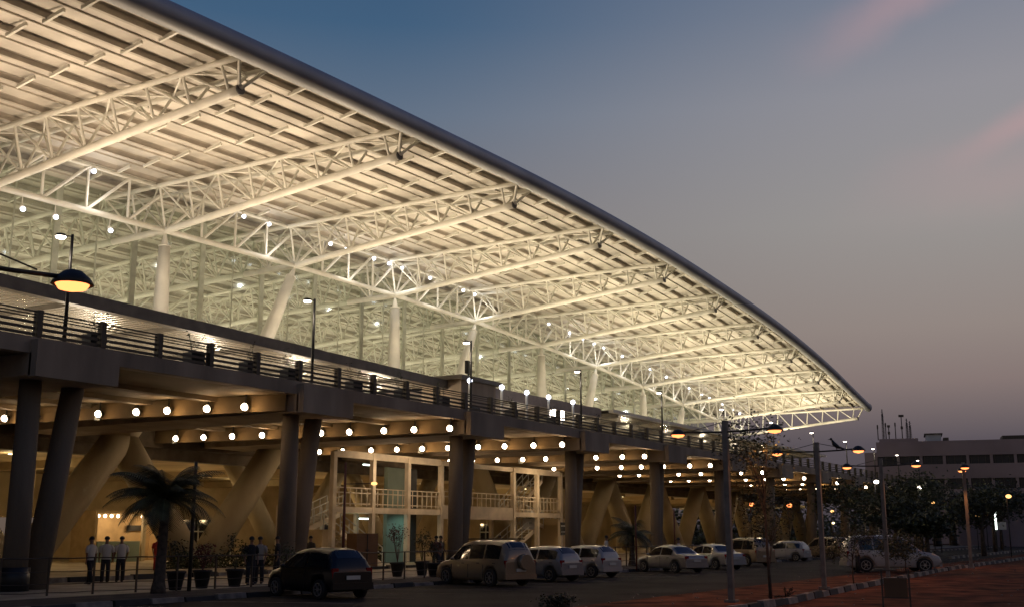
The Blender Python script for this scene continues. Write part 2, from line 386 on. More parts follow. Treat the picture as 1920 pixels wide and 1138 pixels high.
# cross trusses
def cross_truss(x,planar=False):
    B=MB(); ye=yt(x); ys=[ye+i*.0 for i in range(1)]
    nod=[pany(x,i) for i in range(0,24)]
    yend=nod[-1]
    pts=[(x,ye,zbot(x,ye))]+[(x,y,zbot(x,y)) for y in nod]
    B.tube(pts,.25 if not planar else .2,12); main=tp(B,'cross_truss',M['steelw'])
    c=MB(); c.tube([(x,ye-.02,zbot(x,ye)),(x,ye+.08,zbot(x,ye))],.29,14); tp(c,'end_cap',M['chromeend'],main)
    offs=(0,) if planar else (-1.0,1.0)
    for o in offs:
        t=MB(); t.tube([(x+o,ye-.95,ztop(x+o,ye-.95)-.08)]+[(x+o,y,ztop(x+o,y)-.08) for y in nod],.17,10); tp(t,'top_chord',M['steelw'],main)
        t=MB(); t.box((x+o,ye-1.0,ztop(x,ye)-.02),(.40,.12,.42)); tp(t,'end_plate',M['chromeend'],main)
    w_=MB()
    for i,y in enumerate(nod):
        pb=V((x,y,zbot(x,y)))
        for o in offs:
            pt=V((x+o,y+(-.25),ztop(x,y)-.08)); w_.tube([pb,pt],.085,7,False)
            if i+1<len(nod):
                y2=nod[i+1]; w_.tube([pb,(x+o,y2-.3,ztop(x,y2)-.08)],.075,7,False)
        if not planar:
            a=(x-1,y-.25,ztop(x,y)-.08); c_=(x+1,y-.25,ztop(x,y)-.08); w_.tube([a,c_],.07,6,False)
            if i+1<len(nod):
                y2=nod[i+1]
                w_.tube([a if i%2 else c_,(x+(1 if i%2 else -1),y2-.25,ztop(x,y2)-.08)],.06,6,False)
    for o in offs: w_.tube([(x,ye+.1,zbot(x,ye)),(x+o,ye-.8,ztop(x,ye)-.1)],.10,7,False)
    tp(w_,'lattice',M['steelw'],main)
for k,x in enumerate(KX): cross_truss(x,planar=(k==11))
# longitudinal trusses along the columns (one part per bay)
def long_truss(y,xa,xb,n=4):
    m=MB(); m.tube([(xa,y,zbot(xa,y)),(xb,y,zbot(xb,y))],.20,9); main=tp(m,'longitudinal_truss',M['steelw'])
    t=MB(); t.tube([(xa,y,ztop(xa,y)-.1),(xb,y,ztop(xb,y)-.1)],.12,8); tp(t,'top_chord',M['steelw'],main)
    w_=MB()
    for i in range(n):
        f0,f1=i/n,(i+1)/n; a=xa+(xb-xa)*f0; c=xa+(xb-xa)*f1
        zb=lambda f:zbot(xa,y)*(1-f)+zbot(xb,y)*f
        zz=lambda f:(ztop(xa,y)-.1)*(1-f)+(ztop(xb,y)-.1)*f
        w_.tube([(a,y,zb(f0)),(c,y,zz(f1))],.12,7,False)
        if i>0: w_.tube([(a,y,zb(f0)),(a,y,zz(f0))],.10,7,False)
    tp(w_,'lattice',M['steelw'],main)
for k in range(11): long_truss(61,KX[k],KX[k+1])
for yy in (84,106):
    for k in range(11): long_truss(yy,KX[k],KX[k+1])
# columns
ZD=8.6
for k,x in enumerate(KX[:-1]):
    b=MB(); zc=zbot(x,61)-.15; lean=(k%2==1)   # k index: 2 ->X53.5 upright, 3 -> leaning
    upright=(k%2==0)
    p1=V((x,61,zc)); dirv=V((0,0,-1)) if upright else V((-.46,0,-1)).normalized()
    pt=p1+dirv*1.0; lf=(zc-ZD)/(-dirv.z) if not upright else zc-ZD
    pf=p1+dirv*lf; mid=pt+(pf-pt)*.3; m2=pt+(pf-pt)*.65
    b.tube([pf,m2,mid,pt],[.62,.62,.54,.40],18); c=tp(b,'roof_column',M['white'])
    b=MB(); b.tube([pt-dirv*0,pt-dirv*.12,p1-dirv*.05],[.30,.26,.07],12); b.tube([pt+dirv*.03,pt-dirv*.05],.44,14); tp(b,'column_head',M['steelw'],c)
# interior columns (seen through the glazing)
for i in range(13):
    x=20+SP*i*.5*2; 
    for yy in (84,106):
        b=MB(); xx=20+SP*i+ (3 if yy==84 else 0); top=zbot(xx,yy)
        b.tube([(xx-4,yy,ZD),(xx,yy,top)],[.45,.35],12); tp(b,'interior_column',M['white'])
# glazing
gy=66.5
g=MB(); 
g.grid([[(x,gy,z) for z in (ZD,(ZD+ztop(x,gy))/2,ztop(x,gy)+.55)] for x in [x for x in xst if x>=14 and x<=172]],False)
gw=tp(g,'glass_wall',M['glass'])
for j in range(46):
    x=14.5+3.4*j
    if x>171: break
    m=MB(); m.bar((x,gy-.18,ZD),(x,gy-.18,ztop(x,gy)+.1),.06 if j%2 else .14,.10 if j%2 else .5); tp(m,'mullion',M['finglass'],gw)
for z in (11.5,14.5,17.5):
    m=MB(); m.bar((14.5,gy-.2,z),(171,gy-.2,z),.06,.09); tp(m,'transom',M['steelw'],gw)
# upper floor slab + far inner wall
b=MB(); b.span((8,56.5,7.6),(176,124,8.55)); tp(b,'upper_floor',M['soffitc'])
b=MB(); b.span((8,123.6,8.55),(176,124,20)); tp(b,'rear_wall',M['cream'])
# departures hall interior volumes
for i in range(9):
    x=24+17*i; b=MB(); b.span((x,90,8.56),(x+11,96,12.2)); b.span((x-.3,89.6,12.2),(x+11.3,96.4,12.6)); tp(b,'hall_kiosk',M['white'])
# underside: brown beam under edge, lower ceiling with downlights
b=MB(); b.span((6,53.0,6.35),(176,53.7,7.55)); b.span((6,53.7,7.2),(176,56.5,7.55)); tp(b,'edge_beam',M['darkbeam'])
b=MB(); b.span((6,53.7,6.5),(176,76,6.7)); tp(b,'lower_ceiling',M['cream'])
for i in range(13):
    x=18+13.6*i; b=MB(); b.span((x,53.9,6.0),(x+.8,75.5,6.5)); tp(b,'ceiling_beam',M['cream'])
# ground floor wall with openings
b=MB()
def wallrect(x0,x1,z0,z1,y=75.5,t=.3): b.span((x0,y,z0),(x1,y+t,z1))
segs=[(6,48),(57,62),(66,70),(76,86),(90,100),(104,118),(122,140),(144,176)]
for a,c in segs: wallrect(a,c,.1,6.5)
for (a,c) in [(48,57),(62,66),(70,76),(86,90),(100,104),(118,122),(140,144)]: wallrect(a,c,3.2,6.5)
gwall=tp(b,'ground_floor_wall',M['cream'])
for (a,c) in [(62,66),(70,76),(86,90),(100,104),(118,122),(140,144)]:
    d=MB(); d.span((a+.02,75.62,.12),(c-.02,75.68,3.2)); tp(d,'glazed_door',M['carglass'],gwall)
    d=MB()
    for q in range(4): xx=a+(c-a)*q/3; d.bar((xx,75.5,.12),(xx,75.5,3.2),.12,.1)
    d.bar((a,75.5,2.2),(c,75.5,2.2),.1,.12); tp(d,'door_frame',M['signw'],gwall)
# raking V struts under the terminal, in pairs of rows
def rake(x,y,dx,zt_,r0,r1,name='raking_strut',m='strut'):
    b=MB(); b.tube([(x+(.35 if dx>0 else -.35),y,.1),(x+dx,y,zt_)],[r0,r1],16); tp(b,name,M[m])
for k in range(0,13):
    x=23.6+12*k
    for yy in (50.0,):
        if yy<60 and 50<x<82: 
            rake(x,yy+4,6.2,7.6,.7,.62); rake(x,yy+4,-6.2,7.6,.7,.62)
        else:
            rake(x,yy,6.6,7.95,.92,.84); rake(x,yy,-6.6,7.95,.92,.84)
    b=MB(); b.lathe([(1.7,0),(1.6,.3),(1.25,.45),(.01,.45)],18,(x,50 if not 50<x<82 else 54,.12)); tp(b,'strut_base',M['strut'])
# plain columns behind
for k in range(0,13):
    b=MB(); b.box((19+13.6*k+5,71,3.3),(.8,.8,6.6)); tp(b,'ground_column',M['cream'])
# lit shop front
def light_pt(loc,e,c=(1,.72,.42),s=.3,**k): return lamp('POINT',loc,e,c,s,**k)
SH=V((54,64,0.12)); S=empty('ticket_kiosk',SH,'small warm lit kiosk with orange back wall behind the three guards','kiosk')
def sp(b,name,m): return b.build(name,m,S,SH)
b=MB(); b.span((51.6,66,.12),(58.2,66.2,3.4)); b.span((51.4,63.6,3.35),(58.4,66.2,3.55)); b.span((51.4,63.6,.12),(51.6,66,3.35)); b.span((58.2,63.6,.12),(58.4,66.2,3.35)); sp(b,'walls',mat('orange_wall',(.50,.36,.19),.7))
b=MB(); b.span((51.6,63.5,.12),(55.2,63.9,1.5)); sp(b,'counter',M['teal'])
b=MB(); b.span((55.4,63.5,.12),(55.7,63.7,3.3)); b.span((54.4,63.45,3.2),(54.9,63.6,3.34)); sp(b,'post',M['signcream'])
b=MB(); b.span((56,65.8,2.2),(57.4,65.9,2.6)); sp(b,'menu_board',M['black'])
b=MB()
for q in range(6):
    x=52.1+q*.55+(1.6 if q>3 else 0); b.ball((x,64.2,3.2),.12,8)
sp(b,'ceiling_lamp',L['roomwarm']); light_pt((54,64.6,2.9),70); light_pt((57,64.6,2.9),45)
# downlights in the lower ceiling
pd=MB(); pd.tube([(0,0,-.06),(0,0,0)],.16,12)
first=None; dpos=[(40.2,57.3),(44.9,58.9),(51.4,68.9),(49.2,62.5),(52.9,62.4),(57.6,57.0),(60.3,59.6),(64.6,66.0),(69.3,68.6),(72,60),(75,64),(84,60),(96,62),(99,58),(112,62),(126,60),(133,64)]
for i,(x,y) in enumerate(dpos):
    e=empty('ceiling_downlight',(x,y,6.5),f'{ORD[i]} round yellow downlight from the left in the low ceiling behind the slanting struts','ceiling lamp','downlights in the low terminal ceiling')
    if i==0:
        r=MB(); r.tube([(0,0,-.05),(0,0,-.001)],.22,14); r0=r.build('ring',M['signw'],e); g0=MB(); g0.tube([(0,0,-.09),(0,0,-.052)],.17,12); g1=g0.build('lens',L['down'],e)
    else:
        for q in (r0,g1): c=q.copy(); COL.objects.link(c); c.parent=e
    if i%2==0: lamp('POINT',(x,y,6.1),55,(1,.78,.42),.2)
# ------------------------------------------------------------------ elevated road
RO=V((100,40,0)); R=empty('elevated_road',RO,'dark concrete elevated road with slatted railing running along the front of the terminal','bridge')
def rp(b,name,m,par=None): return b.build(name,m,par if par is not None else R, RO if par is None else (0,0,0))
b=MB(); b.span((-10,33.0,7.95),(205,33.5,8.52)); rp(b,'edge_girder',M['deckedge'])
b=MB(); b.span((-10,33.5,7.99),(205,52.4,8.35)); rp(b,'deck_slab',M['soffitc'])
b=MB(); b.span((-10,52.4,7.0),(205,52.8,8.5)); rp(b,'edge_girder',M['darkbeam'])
b=MB()
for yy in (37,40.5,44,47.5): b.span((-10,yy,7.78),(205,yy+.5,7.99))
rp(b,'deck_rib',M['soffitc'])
for k in range(-2,14):
    x=25.2+13.25*k
    b=MB(); b.span((x-1.7,32.9,7.2),(x+1.7,52.3,7.96)); 
    b.span((x-1.7,32.6,7.15),(x+1.7,33.0,8.4)); rp(b,'cap_beam',M['deckedge'])
    b=MB(); b.tube([(x-.7,34.2,.1),(x-.7,34.2,7.22)],[.42,.37],18); c=rp(b,'pier_column',M['concrete'])
    b=MB(); b.tube([(x-.7,34.2,.1),(x-.7,34.2,.9)],.50,18); rp(b,'footing',M['black'],c)
    b=MB(); b.tube([(x+.5,34.8,.1),(x+1.5,34.8,7.22)],[.46,.40],18); rp(b,'pier_column',M['concrete'])
def rpanel(x0,x1,first):
    b=MB()
    for z,h in ((9.40,.05),(9.29,.035),(9.19,.035),(9.02,.09),(8.82,.10),(8.62,.10)): b.bar((x0+.12,33.12,z),(x1-.12,33.12,z),.05,h)
    return rp(b,'railing_panel',M['rail'])
px=13.3; i=0
while px<192:
    nx=px+2.63; rpanel(px,nx,i==0)
    b=MB(); b.span((px-.10,33.0,8.5),(px+.10,33.25,9.45)); rp(b,'railing_post',M['rail']); px=nx; i+=1
# solid planter boxes fixed behind the rail, each with a straggly plant
def leafquad(b,p,s,d=None):
    a=V((random.uniform(-1,1),random.uniform(-1,1),random.uniform(-.6,.6))).normalized()
    c=a.cross(V((random.uniform(-1,1),random.uniform(-1,1),random.uniform(-1,1)))).normalized()
    p=V(p); a=a*s; c=c*s*.45
    b.add([p-a,p+c,p+a,p-c],[(0,1,2,3)])
k=0
names=['nearest','second','third','fourth','fifth','sixth','seventh','eighth','ninth','tenth','eleventh']
for i,x in enumerate([26.6,31.4,34.5,37.0,41.5,45.3,48.9,56.0,61.0,67,74]):
    e=empty('planter',(x,33.7,8.35),f'{names[i]} dark planter box with a thin leafy plant behind the elevated road railing','planter','planters along the elevated road railing')
    b=MB(); b.box((0,0,.45),(.7,.5,.55)); b.box((0,0,.13),(.6,.4,.1)); b.build('box',M['black'],e)
    b=MB()
    for q in range(4):
        p=V((random.uniform(-.2,.2),0,.7)); t=p+V((random.uniform(-.5,.5),random.uniform(-.2,.2),random.uniform(.5,.95)))
        b.tube([p,t],.012,4,False)
        for r in range(9): leafquad(b,p.lerp(t,random.uniform(.3,1.1))+V((random.uniform(-.12,.12),random.uniform(-.1,.1),random.uniform(-.1,.1))),.06)
    b.build('plant',M['leaf'],e)
# street lamps on the elevated road
def deck_lamp(x,label,first=None):
    e=empty('deck_street_lamp',(x,33.4,8.5),label,'street lamp','white street lamps along the elevated road')
    return e
dl0=None
for i in range(12):
    x=25.1+13.05*i
    lab=f'{ORD[i]} slim white street lamp from the left along the elevated road railing'
    if dl0 is None:
        dl0=deck_lamp(x,lab); e=dl0
        b=MB(); b.tube([(0,0,-.1),(0,0,3.95)],[.075,.05],8); b.build('pole',M['darkpole'],e)
        b=MB(); b.bar((0,0,3.88),(-.45,.02,3.80),.05,.05); b.build('arm',M['darkpole'],e)
        b=MB(); b.lathe([(.02,.12),(.16,.08),(.2,0),(.17,-.01)],12,(-.48,0,3.78)); h=b.build('lamp_head',M['darkpole'],e)
        b=MB(); b.lathe([(.19,0),(.15,-.07),(.01,-.10)],12,(-.48,0,3.77)); b.build('lens',L['street'],h)
        reg(dl0)
    else: e=copy_tree(dl0,None,lab,(x,33.4,8.5))
    if x<150: lamp('SPOT',(x-.48,33.5,12.1),90,(1,.88,.72),.15,(x-.2,35,8),140)
# ------------------------------------------------------------------ floodlights beneath the deck
fl0=None; rows='front,second,third,fourth,fifth,sixth,seventh,eighth,ninth,tenth'.split(',')
desc=['left of the palm','above the dark hatchback','above the first stair tower','above the second stair tower','above the white hatchback','above the silver sedan','beside the tall parking mast','near the thin leaning tree','past the second mast','farthest along']
n=0
for r in range(10):
    xr=36.3+12.7*r
    cnt=10 if r<4 else (8 if r<7 else 6)
    for j in range(cnt):
        y=(35.4 if r==0 else 33.4)+1.9*j+random.uniform(-.16,.16); x=xr-.17*(y-33.5)
        if y>51.5: continue
        if j==0:
            b=MB(); xe=xr-.17*(51.9-33.5); b.bar((xr+.42,33.5,7.6),(xe+.42,52.4,7.6),.28,.72); rp(b,'cross_rib',M['soffitc'])
        lab=f'{ORD[j]} floodlight from the road edge, {rows[r]} row, {desc[r]}'
        if fl0 is None:
            fl0=empty('floodlight',(x,y,7.9),lab,'floodlight','floodlights hung under the elevated road'); e=fl0
            b=MB(); b.bar((0,0,.09),(0,0,-.28),.05,.05); b.build('bracket',M['black'],e)
            b=MB(); b.tube([(.12,0,-.42),(-.06,0,-.46)],[.12,.2],12); b.build('housing',M['black'],e)
            b=MB(); b.tube([(-.07,0,-.46),(-.16,0,-.48)],[.16,.13],14); b.ball((-.1,0,-.47),.115,12); b.build('bulb',L['flood'],e); reg(fl0)
        else: e=copy_tree(fl0,None,lab,(x,y,7.9))
        if (r,j) in ((0,4),(2,5),(3,5),(1,9)):
            b=MB(); b.box((.12,.30,-.55),(.04,.36,.34)); b.build('reflector',M['signw'],e)
        lamp('POINT',(x-.12,y-.16,7.36),random.choice((18,26,26,34))*(1 if r<6 else 1.3),(1,.64,.32),.10)
# white panel near some floodlights
# ------------------------------------------------------------------ truss spot lamps
sx=[42.0,44.4,48.7,44.0,47.0,61.0,63.8,71.3,73.4,77.3,79.5,81.5,86.0,91.8,93.9,109.4,114.4,117.8,120.8,123.4,128.7,131.6,137.3,142.7,145.4,150.9,155.8,158.8,164.1,168.8,171.9,174.3]
s0=None
for i,x in enumerate(sx):
    low=i<3; y=61.0; z=(zbot(x,61)-.95) if low else ztop(x,61)-.35
    lab=f'{ORD[i]} small cool white spotlight from the left along the column truss'
    if s0 is None:
        s0=empty('truss_spotlight',(x,y,z),lab,'spotlight','small spotlights on the roof trusses'); e=s0
        b=MB(); b.tube([(0,.1,.25),(0,-.08,-.02)],[.1,.17],10); b.build('housing',M['steelw'],e)
        b=MB(); b.bar((0,.02,.1),(0,.02,.9),.04,.04); b.build('bracket',M['steelw'],e)
        b=MB(); b.ball((0,-.13,-.08),.15,10); b.build('bulb',L['spot'],e); reg(s0)
    else: copy_tree(s0,None,lab,(x,y,z))
    if i%2==0: lamp('POINT',(x,y-1.3,z-1.9),85,(1,.95,.88),.12)
# ------------------------------------------------------------------ uplights for the roof
UP=[]
up0=None
for i in range(11):
    x=33+13.6*i
    lab=f'{ORD[i]} boxy uplight from the left standing on the canopy roof'
    if up0 is None:
        up0=empty('roof_uplight',(x,49.5,13.2),lab,'floodlight','uplights on the canopy'); b=MB(); b.tube([(0,0,0),(0,0,.2)],.05,8); b.build('post',M['black'],up0)
        b=MB(); b.box((0,0,.24),(.7,.35,.16)); b.build('housing',M['black'],up0); b=MB(); b.box((0,0,.335),(.6,.28,.02)); b.build('lens',L['spot'],up0); reg(up0)
    else: copy_tree(up0,None,lab,(x,49.5,13.2))
    k=1.15 if i<4 else 1.1+.03*(i-3)
    t_=min(1,i/5); colr=(1,.76+.09*t_,.52+.05*t_)
    lamp('SPOT',(x,48.2,13.9),(4200 if i<5 else 3700)*k,colr,.4,(x,45,26),150,.9)
    lamp('SPOT',(x+4,54,14.2),2100*k,colr,.4,(x+4,56,26),140,.9)
    lamp('SPOT',(x+3,52.5,13.9),900,(1,.86,.66),.3,(x+6.9,61,18),75,.8)  # added spot with no fixture, brightens the lower columns
    lamp('POINT',(x+2,80,13.5),2100,(1,.86,.64),.6)
for i in range(5): lamp('POINT',(40+32*i,100,13),3000,(1,.86,.64),.6)
# ------------------------------------------------------------------ drop-off canopies
def canopy(x0,x1,y0,y1,za,zb,label,under,edge,eh):
    O=V(((x0+x1)/2,(y0+y1)/2,8.5)); e=empty('entrance_canopy',O,label,'canopy')
    n=12; xs_=[x0+(x1-x0)*i/n for i in range(n+1)]; f=lambda x: za+(zb-za)*((x-x0)/(x1-x0))
    b=MB(); b.grid([[(x,y0+.3,f(x)-.15),(x,(y0+y1)/2,f(x)-.1),(x,y1,f(x)-.05)] for x in xs_],False); b.build('soffit',under,e,O)
    b=MB(); b.grid([[(x,y1,f(x)+.25),(x,y0+.1,f(x)+.15)] for x in xs_],False); b.build('top_sheet',M['canopygrey'],e,O)
    b=MB()
    for p,q in zip(xs_[:-1],xs_[1:]): b.bar((p,y0,f(p)-eh/2+.2),(q,y0,f(q)-eh/2+.2),.5,eh)
    b.build('edge_beam',edge,e,O)
    x=x0+2
    while x<x1:
        c=MB(); c.bar((x,y0+.2,f(x)-.28),(x,y1,f(x)-.2),.12,.22); c.build('rib',M['canopyedge'],e,O)
        c=MB(); c.tube([(x,y1-2.5,8.4),(x,y1-2.5,f(x)-.2)],.14,10); c.build('post',M['steelw'],e,O); x+=6.8
    return e
canopy(12,66,45,58,13.55,12.5,'long ribbed white canopy with a dark edge beam, left end of the elevated road',M['canopy'],M['canopyedge'],.62)
canopy(70,92,46,56,12.9,13.0,'short mauve grey canopy slab in the middle behind the globe lamps',M['canopygrey'],M['canopygrey'],.8)
canopy(92.5,162,45,57,12.95,12.9,'long thin whitish canopy on the right end of the elevated road',M['canopy'],M['white'],.3)
for i in range(12):
    x=20+4.3*i; y=49+ (i%2)*4
    lab=f'{ORD[i]} bright bulkhead lamp from the left under the long ribbed canopy'
    e=empty('canopy_lamp',(x,y,11.2),lab,'ceiling lamp','lamps under the drop-off canopy'); b=MB(); b.box((0,0,.1),(.5,.3,.12)); b.bar((0,0,.15),(0,0,1.5),.03,.03); b.build('housing',M['signw'],e); b=MB(); b.ball((0,0,-.02),.16,8,.6); b.build('lens',L['spot'],e)
    lamp('POINT',(x,y,10.1),420,(1,.84,.62),.12)
for i in range(8):
    x=75+11*i; lamp('POINT',(x,51,10.8),300,(1,.85,.6),.12)
# dark lift head at the canopy gap
O=V((68,45,8.4)); e=empty('lift_head',O,'dark boxy lift head filling the gap between the two canopies','kiosk')
b=MB(); b.span((65.6,43.6,8.4),(70.2,47,12.7)); b.build('body',M['deckedge'],e,O); b=MB(); b.span((65.2,43.3,12.7),(70.6,47.3,13.0)); b.build('roof',M['canopyedge'],e,O)
b=MB(); b.span((66.5,43.54,8.6),(68.0,43.62,10.9)); b.build('door',M['black'],e,O)
# flood box on a post above the lift head
e=empty('box_floodlight',(69.4,45.5,13.0),'square dark floodlight box on a short post standing on the lift head','floodlight')
b=MB(); b.tube([(0,0,0),(0,0,.7)],.05,8); b.build('post',M['black'],e); b=MB(); b.box((0,0,1.15),(.95,.3,.95),.3); b.build('box',M['black'],e)
# globe lamps
g0=None
for i,(x,nm) in enumerate([(61.2,'leftmost'),(65.2,'second'),(68.6,'third'),(71.8,'fourth'),(75.6,'rightmost')]):
    z=11.9
    lab=f'{nm} of the five globe lamps on white posts before the mauve canopy'
    if g0 is None:
        g0=empty('globe_lamp',(x,40,8.35),lab,'lamp','globe lamps on the elevated road'); b=MB(); b.tube([(0,0,0),(0,0,3.35)],.09,8); b.build('post',M['white'],g0); b=MB(); b.ball((0,0,3.5),.17,12); b.build('globe',L['spot'],g0); reg(g0)
    else: copy_tree(g0,None,lab,(x,40,8.35))
# lit door lanterns
for i,x in enumerate([76.0,77.4]):
    e=empty('wall_lantern',(x,42,8.35),('left' if i==0 else 'right')+' bright tall lantern box beside the rightmost globe lamp','lamp'); b=MB(); b.box((0,0,1.2),(.25,.25,2.4)); b.build('post',M['signw'],e); b=MB(); b.box((0,0,2.75),(.45,.35,.7)); b.build('lens',L['street'],e)
# vehicles on the elevated deck, only their roofs show
# ------------------------------------------------------------------ stair towers
def stair_tower(xs_,y,label,mirror=False,zt_=6.8):
    O=V((xs_[0],y,.12)); e=empty('stair_tower',O,label,'staircase'); P=M['peach']
    yb=y+4.2
    for x in xs_:
        for yy in (y,yb): b=MB(); b.box((x,yy,zt_/2+.1),(.30,.30,zt_-.1)) if yy==y else b.box((x,yy,1.9),(.26,.26,3.6)); b.build('post',P,e,O)
    for (z,h) in ((zt_-.05,.42),(3.42,.36)):
        b=MB()
        b.span((xs_[0]+.18,y-.12,z-h/2),(xs_[-1]-.18,y+.12,z+h/2)); b.build('beam',P,e,O)
    b=MB(); a,c=(xs_[1],xs_[-1]) if not mirror else (xs_[0],xs_[-1]); b.span((a+.2,y+.14,3.3),(c-.2,yb-.14,3.45)); b.build('landing',M['cream'],e,O)
    # handrails on landing
    for x0,x1 in zip(xs_[:-1],xs_[1:]):
        b=MB(); 
        for z in (4.75,4.45,3.80): b.bar((x0+.2,y,z),(x1-.2,y,z),.05,.06)
        n_=7
        for q in range(1,n_): xx=x0+(x1-x0)*q/n_; b.bar((xx,y,3.66),(xx,y,4.75),.05,.05)
        b.build('handrail',P,e,O)
    # flights
    d=-1 if mirror else 1
    def flight(xa,za,xb,zb,yy,w_=1.3):
        b=MB(); n_=12
        for q in range(n_):
            f=(q+.5)/n_; b.box((xa+(xb-xa)*f,yy,za+(zb-za)*f),(abs(xb-xa)/n_*1.1,w_,.05))
        for o in(-w_/2,w_/2): b.bar((xa,yy+o,za-.1),(xb,yy+o,zb-.1),.07,.32)
        f_=b.build('flight',P,e,O)
        b=MB()
        for o in(-w_/2,w_/2):
            for hh in (1.0,.55): b.bar((xa,yy+o,za+hh),(xb,yy+o,zb+hh),.05,.05)
            for q in range(6): f=q/5; b.bar((xa+(xb-xa)*f,yy+o,za+(zb-za)*f),(xa+(xb-xa)*f,yy+o,za+(zb-za)*f+1),.05,.05)
        b.build('stair_rail',M['signw'],f_)
    if not mirror:
        flight(xs_[0]+1.2,2.2,xs_[1]+1.6,.15,y+1.0); flight(xs_[0]+.4,2.3,xs_[1],3.4,y+3.0)
        b=MB(); b.span((xs_[0]+.2,y+.9,.1),(xs_[0]+1.5,y+3.9,2.25)); b.build('half_landing',M['cream'],e,O)
        b=MB(); b.span((xs_[2]+1.0,y+2.4,.12),(xs_[2]+3.6,y+2.7,6.4)); b.build('lift_wall',M['teal'],e,O)
        b=MB(); b.span((xs_[2]+3.6,y+2.3,.12),(xs_[2]+4.2,y+2.8,6.4)); b.build('lift_frame',M['black'],e,O)
    else:
        flight(xs_[0]-1.2,.15,xs_[1]+.3,2.4,y+1.0); flight(xs_[1],3.4,xs_[2]+1,6.4,y+2.9); flight(xs_[2]+3.6,2.2,xs_[1]+1.4,3.4,y+2.9)
        b=MB(); b.span((xs_[2]+1.2,y+.4,.1),(xs_[2]+3.6,y+3.4,3.2)); b.build('store_room',M['cream'],e,O)
    return e
stair_tower([52.5,56.3,60.0,63.8],44,'peach steel stair tower with a teal lift wall, nearer of the two')
stair_tower([73.4,77.0,80.8],44,'peach steel stair tower with a dark and white notice, farther of the two',True)
# link bridge
b=MB(); b.span((63.98,43.9,6.58),(73.2,44.1,6.9)); LB=b
O=V((68,44,0)); e=empty('link_bridge',O,'peach footbridge with solid parapet joining the two stair towers','footbridge')
b=MB(); b.span((64.0,43.9,3.0),(73.2,44.1,3.9)); b.build('parapet',M['peach'],e,O); LB.build('top_beam',M['peach'],e,O); b=MB(); b.span((64,44.1,3.3),(73.2,46,3.42)); b.build('deck',M['cream'],e,O)
b=MB()
for z in (4.85,4.5): b.bar((64,44,z),(73.2,44,z),.05,.06)
for q in range(16): b.bar((64.2+.6*q,44,3.9),(64.2+.6*q,44,4.85),.05,.05)
b.build('handrail',M['peach'],e,O)
e=empty('service_cabinet',(50.4,40,.12),'brown cabinet behind the dark hatchback beside the stair tower','cabinet'); b=MB(); b.box((0,0,.95),(1.9,.7,1.9)); b.build('body',M['darkwood'],e); b=MB(); b.box((-.02,-.36,.95),(.05,.03,1.8)); b.box((0,-.37,1.0),(.3,.02,.05)); b.build('door_seam',M['black'],e)
e=empty('control_box',(62.8,41.5,.12),'black wall box on a stand beside the lift wall','cabinet'); b=MB(); b.box((0,0,1.75),(.95,.3,1.1)); b.build('box',M['black'],e); b=MB(); b.tube([(0,0,0),(0,0,1.2)],.05,8); b.build('stand',M['black'],e)
# notice on the tower 2 column
e=empty('notice_plate',(80.8,43.78,1.9),'dark notice plate with two rows of white marks on the far stair tower post','sign')
b=MB(); b.box((0,0,.5),(.8,.04,1.0)); b.build('plate',M['black'],e); b=MB()
for z in (.25,.72):
    for q in range(3): b.box((-.24+.24*q,-.03,z),(.16,.015,.10))
b.build('marks',M['signw'],e)
e=empty('sign_board',(79.0,45.9,4.2),'greenish white hanging board inside the far stair tower','sign'); b=MB(); b.box((0,0,-1.1),(1.9,.06,1.6)); b.build('panel',M['signw'],e); b=MB(); b.box((0,-.045,-.95),(1.1,.02,.1)); b.box((0,-.045,-1.35),(.8,.02,.08)); b.build('marks',M['teal'],e)
e=empty('tube_lamp',(58.1,46,3.0),'short white tube lamp under the landing of the nearer stair tower','lamp'); b=MB(); b.box((0,0,-.05),(1.0,.1,.08)); b.build('tube',L['tube'],e); lamp('POINT',(58.1,46,2.7),35,(.8,1,.9),.2)
e=empty('tube_lamp',(58.4,46,6.45),'short white tube lamp beneath the top beam of the nearer stair tower','lamp'); b=MB(); b.box((0,0,-.05),(1.1,.1,.08)); b.build('tube',L['tube'],e)
lamp('SPOT',(63.0,44.6,3.0),50,(.6,1,.85),.1,(62.6,46.5,1.0),120)
lamp('POINT',(56,42.2,5.8),110,(1,.74,.48),.2); lamp('POINT',(62,42.2,5.8),80,(1,.74,.48),.2); lamp('POINT',(76,42.2,5.8),150,(1,.72,.42),.2)
# added fill points without fixtures, brighten struts, low ceiling and ground under the terminal
for i in range(11): lamp('POINT',(29.6+12*i,55,3.6),60,(1,.66,.31),.25)
for i in range(9): lamp('POINT',(45+13.7*i,61.5,3.4),130,(1,.70,.34),.25)
# ------------------------------------------------------------------ fence along the planting strip
O=V((40,30,0)); F=empty('post_and_wire_fence',O,'dark post and wire fence along the pavement behind the parked cars','fence')
fy=lambda x: 31.4-2.6*min(1,max(0,(x-20)/12))
x=14.5; posts=[]
while x<96:
    posts.append(x); x+=1.45
for x in posts[:100]:
    b=MB(); b.bar((x,fy(x),.1),(x,fy(x),1.28),.05,.05); b.build('post',M['rail'],F,O)
b=MB()
for z,r in ((1.26,.022),(.85,.012),(.48,.014),(.22,.012)):
    for p,q in zip(posts[:-1],posts[1:]): b.tube([(p,fy(p),z+.0),((p+q)/2,(fy(p)+fy(q))/2,z-.02),(q,fy(q),z)],r,5,False)
b.build('wire_rail',M['rail'],F,O)
# white/black blocks (low kerb stones) behind the fence
kerb('kerb',22,60,lambda x:38.5,1.6,.35,.32)
